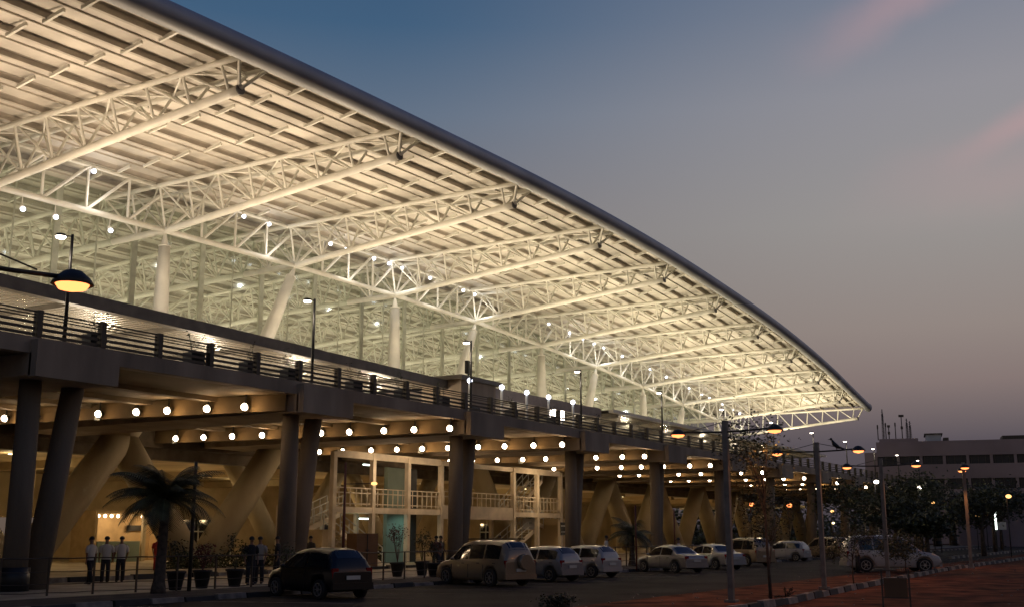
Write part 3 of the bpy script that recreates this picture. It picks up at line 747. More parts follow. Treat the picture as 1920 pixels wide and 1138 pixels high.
# ------------------------------------------------------------------ vegetation
def frondpalm(loc,h,label,nf=30,L_=2.4,seed=1):
    random.seed(seed); e=empty('palm_tree',loc,label,'palm tree')
    b=MB(); pts=[]; rs=[]
    for i in range(15):
        f=i/14; pts.append((.08*math.sin(f*2),0,h*f)); rs.append(.17-.04*f+(.015 if i%2 else 0)+(.08*(1-f)**6))
    b.tube(pts,rs,10); b.build('trunk',M['bark'],e)
    b=MB(); top=V((.07,0,h))
    for i in range(nf):
        a=2*PI*i/nf*2.39996*1.6+random.uniform(-.2,.2); el=random.uniform(-.1,1.35); l=L_*random.uniform(.8,1.1)
        d=V((math.cos(a),math.sin(a),0)); p=top.copy(); n=14; prev=p.copy(); ang=el
        for q in range(n):
            ang-=.065+.06*(q/n); step=l/n; nxt=prev+(d*math.cos(ang)+V((0,0,1))*math.sin(ang))*step
            b.tube([prev,nxt],.016*(1-q/n)+.005,4,False)
            side=d.cross(V((0,0,1)))
            ll=.55*math.sin(PI*min(1,(q+2)/(n+2)))+.08
            for s in(-1,1):
                for sub in (0,.5):
                    o=prev.lerp(nxt,sub); tip=o+(side*s*.85+d*math.cos(ang)*.55+V((0,0,-.45+.35*math.sin(ang))))*ll*random.uniform(.8,1.1)
                    wv=(nxt-prev).normalized()*.025
                    b.add([o-wv,o+wv,tip],[(0,1,2)])
            prev=nxt
    b.build('crown',M['leaf2'],e); return e
frondpalm((25.8,28.7,.1),3.0,'tall date palm with a dark feathery crown beside the left bridge pier',48,2.05,3)
frondpalm((62.5,29.2,.1),1.9,'small dark palm behind the silver sedan, farther of the two palms',20,1.7,5)
def clump_crown(b,c,rx,ry,rz,n,s,holes=.3):
    cl=[V((random.gauss(0,.45),random.gauss(0,.45),random.gauss(0,.4))) for _ in range(9)]
    for i in range(n):
        k=random.choice(cl); p=k+V((random.gauss(0,.22),random.gauss(0,.22),random.gauss(0,.2)))
        leafquad(b,(c[0]+p.x*rx,c[1]+p.y*ry,c[2]+p.z*rz),s*random.uniform(.6,1.3))
def tree(loc,h,cr,label,n=900,s=.16,seed=0,trunk=.09,leanx=0,m='leaf',name='tree',group=None,trunkf=.6):
    random.seed(seed); e=empty(name,loc,label,'tree',group)
    b=MB(); top=V((leanx,0,h*trunkf)); pts=[(0,0,0),(leanx*.25,.02,h*.25*trunkf/.6),(leanx*.7,0,h*.45*trunkf/.6),tuple(top)]
    b.tube(pts,[trunk,trunk*.8,trunk*.6,trunk*.45],8)
    br=[]
    for i in range(8):
        a=random.uniform(0,2*PI); st=V((leanx*.8,0,h*trunkf*random.uniform(.7,1))); en=top+V((math.cos(a)*cr*random.uniform(.4,.9),math.sin(a)*cr*random.uniform(.4,.9),h*random.uniform(.0,.35)))
        b.tube([st,st.lerp(en,.5)+V((0,0,.1)),en],[trunk*.4,trunk*.25,trunk*.1],5,False); br.append(en)
    b.build('trunk',M['bark'],e)
    b=MB()
    for en in br:
        for i in range(n//8):
            p=en+V((random.gauss(0,cr*.34),random.gauss(0,cr*.34),random.gauss(0,h*.085))); leafquad(b,p,s*random.uniform(.6,1.3))
    b.build('crown',M[m],e); return e
tree((34,11.3,0),4.9,1.05,'thin leaning roadside tree with a sparse crown between the two tall masts',1500,.055,11,.055,-.25,trunkf=.72)
tree((36.0,12.0,0),3.4,.95,'low dark sapling just right of the thin leaning tree',1500,.055,12,.04,.5,trunkf=.6)
tree((46.8,12.1,0),2.4,.95,'small bushy sapling before the big white estate car',1900,.05,13,.035,trunkf=.5)
tree((56.5,12.1,0),2.3,1.0,'dense rounded sapling hiding the nose of the big white estate car',2600,.06,14,.04,trunkf=.45)
bt=[(118,30,7,3.4),(100,22,5.0,2.6),(112,17,5.4,2.9),(128,26,7.6,3.4),(140,20,7.2,3.6),(150,30,8.2,3.6),(160,22,7.6,3.8),(178,16,6.6,3.8),(92,18,3.4,1.8),(185,28,8,4)]
bl=['broad dark tree beyond the end of the white canopy','mid-sized dark tree behind the big white estate car','round dark tree beneath the third lit mast','tall dark tree before the left part of the office block','wide dark tree in front of the office windows','tallest dark tree left of the office block','spreading dark tree before the right part of the office block','dark tree at the right edge near the bright tube sign','low shrubby tree on the verge behind the big estate car','large dim tree right behind the row of dark trees']
for i,(x,y,h,cr) in enumerate(bt):
    tree((x,y,0),h,cr,bl[i],2400,.20,30+i,.25,0,group='dark trees toward the office block')
b=MB(); random.seed(77)
for i in range(14000):
    x=178+242*random.random()**1.6; leafquad(b,(x,random.uniform(60,98)-(x-178)*.10,abs(random.gauss(0,3.2+1.6*math.sin(x*.11)))),.5)
tag(b.build('leaf_screen',M['leaf']),kind='stuff')  # leaf mass added to screen the bright sky gap past the terminal
# ground bush near the camera
random.seed(4)
e=empty('low_shrub',(28.4,15.6,0),'low black shrub lying on the asphalt edge at the bottom centre','shrub'); b=MB()
b.tube([(0,0,0),(.1,0,.3)],.03,5)
for i in range(900):
    p=V((random.gauss(0,.27),random.gauss(0,.2),abs(random.gauss(.16,.09)))); leafquad(b,p,.05)
b.build('foliage',M['leaf'],e)
e=empty('fallen_branch',(34.2,10.9,.05),'dark fallen branch at the foot of the thin leaning tree','branch'); b=MB()
for i in range(7):
    a=random.uniform(0,PI*2); p=V((0,0,.1)); q=p+V((math.cos(a)*.6,math.sin(a)*.3,random.uniform(0,.3))); b.tube([p,q],[.03,.012],5)
    for r in range(5): leafquad(b,p.lerp(q,random.uniform(.4,1)),.07)
b.build('twigs',M['bark'],e)
# potted plants
pp=[(27.9,30.2,.95,'leaf','tall black pot with a thin shrub right beside the palm trunk'),(29.3,30.4,.85,'leafred','black pot with a wispy reddish shrub, just right of the dark lamp pole'),(30.8,30.3,1.15,'leaf','black pot with a bushy dark shrub left of the two standing men'),(33.4,30.0,.8,'leaf2','black pot with a pale bushy plant touching the hood of the dark hatchback'),(41.6,31.0,1.5,'leafred','black pot with a tall red leafed shrub before the nearer stair tower'),(41.9,29.2,.9,'leaf','black pot with a small dark plant near the nose of the beige van'),(43.5,31,1.3,'leaf2','black pot with olive shrub behind the bonnet of the beige van')]
for i,(x,y,ph,m,lab) in enumerate(pp):
    random.seed(60+i); e=empty('potted_plant',(x,y,.12),lab,'potted plant','potted plants along the fence')
    b=MB(); b.lathe([(.01,0),(.2,0),(.31,.55),(.35,.56),(.35,.63),(.3,.63),(.28,.55),(.01,.54)],14); b.build('pot',M['pot'],e)
    b=MB(); b.tube([(0,0,.5),(.03,0,.6+ph*.4)],.02,5)
    for q in range(6):
        a=random.uniform(0,2*PI); t=V((math.cos(a)*.25,math.sin(a)*.25,.6+ph*random.uniform(.6,1))); b.tube([(0,0,.6),t],.012,4,False)
        for r in range(45): leafquad(b,t+V((random.gauss(0,.11),random.gauss(0,.11),random.gauss(-.05,.15))),.055)
    b.build('plant',M[m],e)
# low hedge in the mid ground
b=MB(); random.seed(9)
for i in range(5000): leafquad(b,(random.uniform(44,66),random.uniform(47.5,49),.12+abs(random.gauss(0,.4))),.11)
tag(b.build('hedge',M['leaf']),'low clipped green hedge under the bridge behind the palm','hedge')
# ------------------------------------------------------------------ parking masts with sodium lamps
m0=None
def mast(x,y,label,h=5.05,arm=1.35,rz=0,first=False):
    global m0
    if m0 is None:
        m0=empty('parking_mast',(x,y,0),label,'street lamp','orange parking masts',rz); e=m0
        b=MB(); b.bar((0,0,0),(0,0,h+.35),.16,.16); b.box((0,0,.04),(.34,.34,.08)); b.build('pole',M['pole'],e)
        for s in(-1,1):
            b=MB(); b.tube([(0,0,h),(0,s*arm*.6,h+.02),(0,s*arm,h+.05)],.03,7); b.tube([(0,0,h+.32),(0,s*arm*.8,h+.08)],.012,5,False); b.build('arm',M['darkpole'],e)
            b=MB(); b.lathe([(.02,.17),(.11,.145),(.22,.05),(.26,-.02),(.245,-.03)],18,(0,s*(arm+.2),h-.0)); hd=b.build('lamp_head',M['darkpole'],e)
            b=MB(); b.lathe([(.205,-.02),(.165,-.08),(.01,-.115)],16,(0,s*(arm+.2),h-.0)); b.build('lens',L['sodium'],hd)
        reg(m0)
    else: e=copy_tree(m0,None,label,(x,y,0),rz)
    for s in (-1,1):
        p=V((0,s*(arm+.2),h-.16)); p.rotate(Matrix.Rotation(rz,3,'Z')); p=p+V((x,y,0))
        lamp('SPOT',p,135,(1,.38,.12),.12,(p.x,p.y,0),155,.5)
    return e
mast(32.8,12.1,'tallest orange double lamp mast standing nearest, left of the thin leaning tree')
mast(42.6,12.1,'second orange double lamp mast, right of the thin leaning tree')
mast(53.2,12.2,'third orange double lamp mast behind the small bushy sapling')
mast(72,11.7,'farthest orange lamp mast at the right, before the office block',rz=math.radians(-78)).scale=(1.15,1.15,1.15)
mast(7.3,11.9,'orange lamp mast outside the left edge whose glowing head hangs into view',4.95,1.2,math.radians(-98))
# pole in front of palm & others
e=empty('lamp_pole',(27.3,28.9,.1),'plain dark slim pole between the palm and the potted plants','pole'); b=MB(); b.tube([(0,0,0),(0,0,4.3)],[.07,.055],8); b.build('pole',M['darkpole'],e)
e=empty('arm_lamp',(38.5,31.6,.12),'thin pole with a short arm and warm lamp before the nearer stair tower','street lamp'); b=MB(); b.tube([(0,0,0),(0,0,4.95)],[.07,.05],8); b.build('pole',M['spanish'],e); b=MB(); b.bar((0,0,4.0),(1.1,-.6,4.05),.04,.04); b.build('arm',M['darkpole'],e); b=MB(); b.ball((1.2,-.65,4.05),.15,12,.5); b.build('lens',L['warm'],e)
lamp('POINT',(39.9,30.8,3.8),30,(1,.6,.3),.1)
# small distant lamps
far=[(1640,903,110,L['street'],.25,'white lamp right of the row of floodlights beside the cream board'),(1722,913,120,L['street'],.24,'white lamp glowing in the tree crown above the estate car'),(1747,942,125,L['warm'],.18,'small orange lamp low in the dark trees'),(1830,966,140,L['warm'],.22,'left of the two low orange lamps beneath the office wall'),(1848,966,140,L['warm'],.22,'right of the two low orange lamps beneath the office wall'),(1887,930,100,L['warm'],.25,'yellow lamp on a thin pole near the right edge'),(1712,981,118,L['roomwarm'],.3,'orange shop light low between the dark trees'),(1763,993,120,L['tube'],.22,'small white upright light right of the estate car'),(1325,940,150,L['warm'],.25,'small warm lamp low among the slanting struts'),(1407,945,120,L['sodium'],.28,'orange lamp between the struts behind the white estate'),(1478,947,120,L['sodium'],.3,'orange lamp behind the crown of the thin leaning tree'),(1558,958,130,L['warm'],.2,'dim warm lamp left of the cream board'),(1560,980,130,L['down'],.15,'tiny yellow light beneath the dim warm lamp'),(1663,958,120,L['down'],.15,'tiny green yellow light right of the cream board'),(1693,953,120,L['down'],.12,'tiny yellow light in the trees right of the third mast')]
F_=2100.; cf=V((math.cos(AZ)*math.cos(PIT),math.sin(AZ)*math.cos(PIT),math.sin(PIT))); cr_=V((math.sin(AZ),-math.cos(AZ),0)); cu=cr_.cross(cf)
def at_depth(px,py,w_): return V((0,0,2))+(cf+cr_*((px-960)/F_)-cu*((py-569)/F_))*w_
for i,(px_,py_,w_,mm,r,lab) in enumerate(far):
    p=at_depth(px_,py_,w_); e=empty('distant_lamp',(p.x,p.y,0),lab,'street lamp')
    b=MB(); b.tube([(0,0,0),(0,0,p.z+.1)],.05,6); b.build('pole',M['darkpole'],e); b=MB(); b.ball((-.2,-.2,p.z),r,10,.7); b.build('lens',mm,e)
p=at_depth(1867,975,120); e=empty('tube_sign',(p.x,p.y,0),'tall bright white tube sign at the right edge','sign'); b=MB(); b.bar((0,0,p.z-.95),(-.08,0,p.z+.85),.16,.1); b.build('tube',L['tube'],e); b=MB(); b.bar((.2,.1,0),(.2,.1,p.z+2.5),.12,.12); b.build('post',M['darkpole'],e)
p=at_depth(1878,985,119); e=empty('small_sign',(p.x,p.y,0),'small pale sign panel right of the bright tube','sign'); b=MB(); b.box((0,0,p.z),(.1,.9,.8)); b.build('panel',M['signw'],e); b=MB(); b.bar((0,0,0),(0,0,p.z-.4),.08,.08); b.build('post',M['darkpole'],e)
p=at_depth(1633,957,105); e=empty('cream_board',(p.x,p.y,0),'cream notice board on two posts beyond the parked cars','sign'); b=MB(); b.box((0,0,p.z),(.12,1.5,1.0)); b.build('panel',M['signcream'],e); b=MB(); b.bar((0,-.6,0),(0,-.6,p.z-.5),.1,.1); b.bar((0,.6,0),(0,.6,p.z-.5),.1,.1); b.build('post',M['signcream'],e); lamp('POINT',(p.x-2,p.y,p.z+1.3),25,(1,.7,.4),.1)
# more slim deck-side poles under bridge
for i,(px_,w_) in enumerate([(1190,60),(1262,70)]):
    p=at_depth(px_,900,w_); e=empty('thin_pole',(p.x,p.y,.1),('left' if i==0 else 'right')+' thin plain pole standing behind the silver sedan','pole'); b=MB(); b.tube([(0,0,0),(0,0,3.4)],.05,6); b.build('pole',M['spanish'],e)
# bird
p=V((42.6,11.35,5.1)); e=MB(); e.tube([(0,-.1,.02),(0,-.03,.06),(0,.06,.14),(0,.10,.22)],[.01,.045,.05,.025],8); e.ball((0,.12,.25),.032,8); e.tube([(0,.14,.25),(0,.2,.24)],[.012,.003],5); e.tube([(0,-.08,.05),(0,-.2,-.02)],[.03,.012],6); e.tube([(.015,.0,.06),(.015,.0,0)],.006,4); e.tube([(-.015,.0,.06),(-.015,.0,0)],.006,4)
o=e.build('crow',M['black']); o.location=p; o.scale=(1.6,1.6,1.6); tag(o,'black crow perched on the arm of the second orange mast','bird')
# steel sign frame near camera
e=empty('hanging_sign',(26.6,5.95,0),'dark metal frame with a hanging board standing on red earth at the bottom right','sign',rz=math.radians(-77))
b=MB()
for s in(-.29,.29): b.bar((s,0,0),(s,0,1.22),.035,.035)
b.bar((-.45,0,1.2),(.05,0,1.2),.05,.03); b.bar((-.29,0,.6),(.29,0,.6),.03,.03); b.build('frame',M['rail'],e)
b=MB(); b.box((0,0,.82),(.5,.03,.42)); b.build('board',M['darkwood'],e)
# ------------------------------------------------------------------ office block
ob=at_depth(1790,900,235); az=math.radians(12)
OB=empty('office_block',(ob.x,ob.y,0),'wide dim mauve office block with dark window bands and rooftop antennas at the right','building',rz=az)
W=62; xoff=0
def ox(px): # screen x to local y on facade
    p=at_depth(px,900,235); d=V((p.x-ob.x,p.y-ob.y)); return d.x*(-math.sin(az))+d.y*math.cos(az)
yl=ox(1622); yr=ox(1990); ym=ox(1646); HT=21.2
def ob_box(name,m,x0,y0,z0,x1,y1,z1,par=None):
    b=MB(); b.span((x0,y0,z0),(x1,y1,z1)); return b.build(name,m,par or OB)
ob_box('wall',M['office'],0.6,yr,0,22,ym,20.8)
ob_box('wing_wall',M['office'],1.2,ym,0,20,yl,19.2)
for (z0,z1) in ((18.2,21.3),(13.4,16.4),(9.0,11.2),(4.6,6.8)):
    ob_box('spandrel',M['office'],-.2,yr,z0,.6,ym-.0,z1)
y=ym; i=0
while y>yr+3:
    wd=4.6
    for (z0,z1) in ((16.4,18.2),(11.2,13.4),(6.8,9.0)):
        fr=ob_box('window',M['officedark'],.45,y-wd+.5,z0,.58,y-.1,z1)
        b=MB()
        for q in range(3): yy=y-.4-q*1.4; b.bar((.42,yy,z0),(.42,yy,z1),.06,.08)
        b.build('frame',M['rail'],fr)
    ob_box('pier',M['office'],-.1,y-wd,4,.5,y-wd+.55,18.3); y-=wd; i+=1
ob_box('rooftop_plant',M['office'],4,ox(1728),20.8,12,ox(1652),22.3)
ob_box('penthouse',M['fascia'],3,ox(1772),20.8,10,ox(1743),22.9); ob_box('penthouse_roof',M['rail'],2.6,ox(1775),22.9,10.4,ox(1740),23.15)
ob_box('water_tank',M['rail'],3,ox(1786),20.8,8,ox(1776),22.2); ob_box('stair_head',M['rail'],3,yr,21.3,9,ox(1886),22.3)
for i,(px_,zt2,kind) in enumerate([(1650,25.6,0),(1661,29.0,2),(1666,26.0,0),(1672,25.2,1),(1685,26.0,0),(1698,27.4,3),(1708,26.8,2),(1714,26.2,2)]):
    b=MB(); y=ox(px_); z0=22.2; n=6
    b.tube([(6,y,z0),(6,y,zt2)],.1,6)
    if kind==2:
        for q in range(8):
            z=z0+(zt2-z0)*q/8; b.bar((6,y-.28,z),(6,y+.28,z+.3),.06,.06)
        for s in (-.28,.28): b.tube([(6,y+s,z0),(6,y+s*.5,zt2-1)],.05,5)
    if kind in(1,3): b.box((5.9,y,zt2),(.3,1.1 if kind==3 else .6,.5)); b.box((5.9,y,(zt2+z0)/2),(.25,.5,.6))
    if kind==0: b.box((5.95,y,zt2-.5),(.2,.3,.8))
    b.build('antenna',M['rail'],OB)
# low boundary walls and red wall in the far right
p=at_depth(1880,942,180); b=MB(); b.box((0,0,3),(.4,14,6),az); o=b.build('boundary_wall',M['office']); o.location=(p.x,p.y,0); tag(o,'low reddish wall showing under the office block at the right edge','wall')
# distant haze hills: none
# ------------------------------------------------------------------ cars
def apply_bool(o,cutters):
    for c in cutters:
        md=o.modifiers.new('b','BOOLEAN'); md.operation='DIFFERENCE'; md.solver='EXACT'; md.object=c
    dg=bpy.context.evaluated_depsgraph_get(); dg.update()
    me=bpy.data.meshes.new_from_object(o.evaluated_get(dg)); o.modifiers.clear(); old=o.data; o.data=me; bpy.data.meshes.remove(old)
    for c in cutters: m_=c.data; bpy.data.objects.remove(c); bpy.data.meshes.remove(m_)
CARS={
 # x from tail(0) to nose(L): (x, zbelt, zroof) ; greenhouse from roof profile
 'hatch':dict(L=3.6,W=1.62,R=.30,wx=(.62,2.98),st=[(0,.80,.82),(.05,.92,.96),(.16,.95,1.22),(.42,.95,1.46),(.9,.94,1.52),(1.6,.92,1.52),(2.1,.90,1.46),(2.75,.88,1.06),(2.95,.87,.90),(3.3,.82,.84),(3.52,.70,.72),(3.6,.52,.54)],gh=(.30,2.62),ws=(2.08,2.78),rg=(.14,.44)),
 'mpv':dict(L=4.5,W=1.78,R=.35,wx=(.85,3.65),st=[(0,.95,.98),(.04,1.02,1.2),(.14,1.05,1.5),(.35,1.05,1.74),(.9,1.05,1.82),(2.2,1.03,1.82),(2.8,1.0,1.72),(3.4,.98,1.18),(3.6,.97,1.02),(4.1,.90,.94),(4.4,.75,.78),(4.5,.55,.57)],gh=(.30,3.25),ws=(2.78,3.45),rg=(.10,.40)),
 'sedan':dict(L=4.3,W=1.68,R=.31,wx=(.85,3.45),st=[(0,.72,.75),(.06,.88,.93),(.35,.94,.99),(.75,.94,1.03),(1.25,.93,1.36),(1.6,.92,1.45),(2.2,.91,1.47),(2.65,.90,1.38),(3.25,.88,.98),(3.4,.87,.91),(3.9,.80,.83),(4.2,.68,.71),(4.3,.5,.52)],gh=(1.1,3.05),ws=(2.62,3.27),rg=(.78,1.27)),
}
def car(kind,loc,rz,paint,label,spare=False,tail=None,big=1.0,group='cars parked in the terminal forecourt'):
    C=CARS[kind]; Lc=C['L']; Wd=C['W']; R_=C['R']
    e=empty('parked_car',loc,label,'car',group,rz); e.scale=(big,big,.94*big)
    st=C['st']; xs_=[s[0] for s in st]; zbl=[s[1] for s in st]; zrf=[s[2] for s in st]
    sx_=sorted(set(xs_+[Lc*i/22 for i in range(23)]))
    hw=lambda x: Wd/2*(1-.16*abs((x/Lc-.48)*2)**3.5)
    def sec(x):
        zb_=lerp_tab(xs_,zbl,x); zr=max(zb_+.015,lerp_tab(xs_,zrf,x)); h=hw(x); t=min(1,(zr-zb_)/.5)
        zl=.22+ (.10*max(0,(abs(x/Lc-.5)*2-.86)/.14))
        ins=.05+.15*t
        return [(h*.93,zl),(h*.985,zl+.12),(h,zl+(zb_-zl)*.45),(h*.985,zl+(zb_-zl)*.8),(h*.955,zb_),(h*.955-ins*.55,zb_+(zr-zb_)*.55),(h*.955-ins,zb_+(zr-zb_)*.93),(h*.955-ins-.10,zr),(h*.45,zr+.035*t),(0,zr+.045*t)]
    b=MB(); rows_=[]
    for x in sx_:
        s=sec(x); ring=[(x-Lc/2,y,z) for y,z in s]+[(x-Lc/2,-y,z) for y,z in s[:-1][::-1]]
        rows_.append(ring)
    n=len(rows_[0]); base=len(b.v)
    for r in rows_: b.v+=r
    for i in range(len(rows_)-1):
        for j in range(n):
            k=(j+1)%n; b.f.append([i*n+j,(i+1)*n+j,(i+1)*n+k,i*n+k]); b.sm.append(j!=n-1); b.mi.append(0)
    b.f.append(list(range(n))); b.sm.append(False); b.mi.append(0)
    b.f.append([(len(rows_)-1)*n+j for j in range(n)][::-1]); b.sm.append(False); b.mi.append(0)
    body=b.build('body',paint,e)
    bm=bmesh.new(); bm.from_mesh(body.data); bmesh.ops.recalc_face_normals(bm,faces=bm.faces); bm.to_mesh(body.data); bm.free()
    cut=[]
    for wx in C['wx']:
        for s in(-1,1):
            q=MB(); q.tube([(wx-Lc/2,s*(Wd/2-.24),R_+.02),(wx-Lc/2,s*(Wd/2+.2),R_+.02)],R_+.07,24); o=q.build('cut',paint); o.parent=None; o.location=(0,0,0); cut.append(o)
            bm=bmesh.new(); bm.from_mesh(o.data); bmesh.ops.recalc_face_normals(bm,faces=bm.faces); bm.to_mesh(o.data); bm.free()
    # do the boolean with the body unrotated at the origin
    body.parent=None; apply_bool(body,cut); body.parent=e
    # windows following the loft
    def gp(x,v,s,o=.012):
        zb_=lerp_tab(xs_,zbl,x); zr=lerp_tab(xs_,zrf,x); h=hw(x); t=min(1,(zr-zb_)/.5); ins=.05+.15*t
        y0=h*.955; 
        if v<.55/.93: y=y0-ins*.55*(v*.93/.55); 
        else: y=y0-ins*.55-(ins*.45)*((v*.93-.55)/.38)
        return (x-Lc/2,s*(y+o),zb_+(zr-zb_)*v*.93)
    g0_,g1_=C['gh']; split=[g0_+.05,(g0_+g1_)/2-.30 if kind!='mpv' else g0_+1.0,(g0_+g1_)/2-.22 if kind!='mpv' else g0_+1.08]
    pieces=[]
    if kind=='mpv': pieces=[(g0_+.08,g0_+.92),(g0_+1.0,g0_+1.86),(g0_+1.94,g1_)]
    elif kind=='hatch': pieces=[(g0_+.02,g0_+1.02),(g0_+1.10,g1_)]
    else: pieces=[(g0_+.0,g0_+.88),(g0_+.96,g1_)]
    for s in(-1,1):
        for (a,c) in pieces:
            q=MB(); xx=[a+(c-a)*i/10 for i in range(11)]
            P=[]
            for x in xx:
                zb_=lerp_tab(xs_,zbl,x); zr=lerp_tab(xs_,zrf,x); vt=.88 if zr-zb_>.12 else .3
                lo=.09; P.append([gp(x,lo+(vt-lo)*k/3,s) for k in range(4)])
            q.grid(P); q.build('side_window',M['carglass'],e)
            d=MB(); d.box(((a+.25)-Lc/2,s*(hw(a)+.008),lerp_tab(xs_,zbl,a)-.12),(.16,.03,.03)); d.build('door_handle',M['black'],e)
        # door seams
        for (a,c) in pieces:
            q=MB(); x=c+.03; hh=hw(x); q.box((x-Lc/2,s*(hh-.004),.6),(.012,.02,.55)); q.build('door_seam',M['black'],e)
        mm=MB(); xm=C['ws'][1]-.35; mm.ball((xm-Lc/2,s*(hw(xm)+.09),lerp_tab(xs_,zbl,xm)+.10),.085,8,.75); mm.bar((xm-Lc/2,s*(hw(xm)-.05),lerp_tab(xs_,zbl,xm)+.05),(xm-Lc/2,s*(hw(xm)+.06),lerp_tab(xs_,zbl,xm)+.08),.05,.04); mm.build('mirror',paint,e)
    def crossglass(x0,x1,name):
        q=MB(); P=[]
        for i in range(6):
            x=x0+(x1-x0)*i/5; zr=lerp_tab(xs_,zrf,x); zb_=lerp_tab(xs_,zbl,x); t=min(1,(zr-zb_)/.5); h=hw(x)*.955-(.05+.15*t)-.10
            P.append([(x-Lc/2,h*f,zr+(.035*t if abs(f)<.9 else .004)+.012) for f in (-.98,-.5,0,.5,.98)])
        q.grid(P); q.build(name,M['carglass'],e)
    crossglass(C['ws'][0]+.03,C['ws'][1]-.06,'windscreen'); crossglass(C['rg'][0]+.02,C['rg'][1]-.03,'rear_window')
    for wx in C['wx']:
        for s in(-1,1):
            q=MB(); y=s*(Wd/2-.10); q.tube([(0,-.09,0),(0,-.07,0),(0,.07,0),(0,.09,0)],[R_-.03,R_,R_,R_-.03],24); wv=q.build('wheel',M['tyre'],e); wv.location=(wx-Lc/2,y,R_)
            q=MB()
            q.tube([(0,s*.085,0),(0,s*.096,0)],R_*.22,12)
            for a in range(6):
                t=a*PI/3; q.bar((math.cos(t)*R_*.15,s*.095,math.sin(t)*R_*.15),(math.cos(t)*R_*.62,s*.095,math.sin(t)*R_*.62),.055,.02)
            for a in range(18):
                t0,t1=a*PI/9,(a+1)*PI/9; q.bar((math.cos(t0)*R_*.64,s*.094,math.sin(t0)*R_*.64),(math.cos(t1)*R_*.64,s*.094,math.sin(t1)*R_*.64),.02,.03)
            q.build('rim',M['rim'],wv)
    zt0=zbl[1]
    for s in(-1,1):
        q=MB(); q.box((.06-Lc/2,s*(hw(.1)-.12),zt0-.12),(.10,.20,.30)); q.build('tail_light',tail or M['taillight'],e)
        q=MB(); q.box((Lc/2-.14,s*(hw(Lc-.1)-.20),lerp_tab(xs_,zbl,Lc-.2)-.12),(.16,.32,.14)); q.build('headlight',M['headl'],e)
    q=MB(); q.box((-Lc/2+.02,0,.40),(.12,Wd*.88,.20)); q.build('rear_bumper',paint,e)
    q=MB(); q.box((Lc/2-.04,0,.36),(.12,Wd*.80,.18)); q.build('front_bumper',paint,e)
    q=MB(); q.box((-Lc/2-.03,0,.66),(.03,.48,.12)); q.build('number_plate',M['plate'],e)
    if spare:
        q=MB(); q.tube([(-Lc/2-.20,-.15,.98),(-Lc/2-.02,-.15,.98)],[.30,.33],22); q.build('spare_wheel_cover',paint,e)
        q=MB()
        for s in(-1,1): q.bar((-Lc/2+.5,s*.62,1.9),(-Lc/2+2.5,s*.62,1.9),.04,.05)
        q.build('roof_rack',M['black'],e)
    return e
def paint(n,c,m_=.0): return mat(n,c,.28,m_,var=.04,vscale=2,coat=.6)
pb=mat('black_car_paint',(.003,.0035,.004),.32,0,var=0,coat=.15); pg=paint('champagne_car_paint',(.25,.19,.12),.25); ps=paint('silver_car_paint',(.26,.25,.24),.3); pw=paint('white_car_paint',(.38,.35,.32)); pw2=paint('pearl_car_paint',(.34,.32,.30)); pbl=paint('grey_blue_car_paint',(.22,.23,.26),.2)
def carat(kind,px_,py_,head,paintm,label,**k):
    # px,py: ground point under the car's centre
    d=cf+cr_*((px_-960)/F_)-cu*((py_-569)/F_); t=-2/d.z; p=V((0,0,2))+d*t
    return car(kind,(p.x,p.y,.012),math.radians(head),paintm,label,**k)
carat('hatch',596,1119,74,pb,'black small hatchback parked nearest at the bottom left of centre',big=1.06)
carat('mpv',908,1096,71,pg,'champagne people carrier with a rear spare wheel cover',spare=True)
carat('hatch',1014,1088,78,ps,'silver hatchback half hidden behind the champagne people carrier')
carat('hatch',1092,1081,78,pw,'white small hatchback right of the people carrier')
carat('sedan',1258,1072,62,ps,'silver sedan behind the thin poles, left of the tallest mast')
carat('sedan',1335,1066,60,pw2,'pale sedan just behind the silver sedan')
carat('mpv',1392,1060,60,pg,'tan estate car hidden behind the tallest mast')
carat('hatch',1472,1051,84,pw,'white hatchback between the two tall masts')
carat('mpv',1548,1047,62,pg,'beige people carrier behind the second mast')
carat('hatch',1594,1044,60,pbl,'grey blue hatchback at the far end of the row')
car('mpv',(63.5,14.4,.012),math.radians(-62),pw,'big white estate car facing right behind the saplings',spare=False,big=1.1)
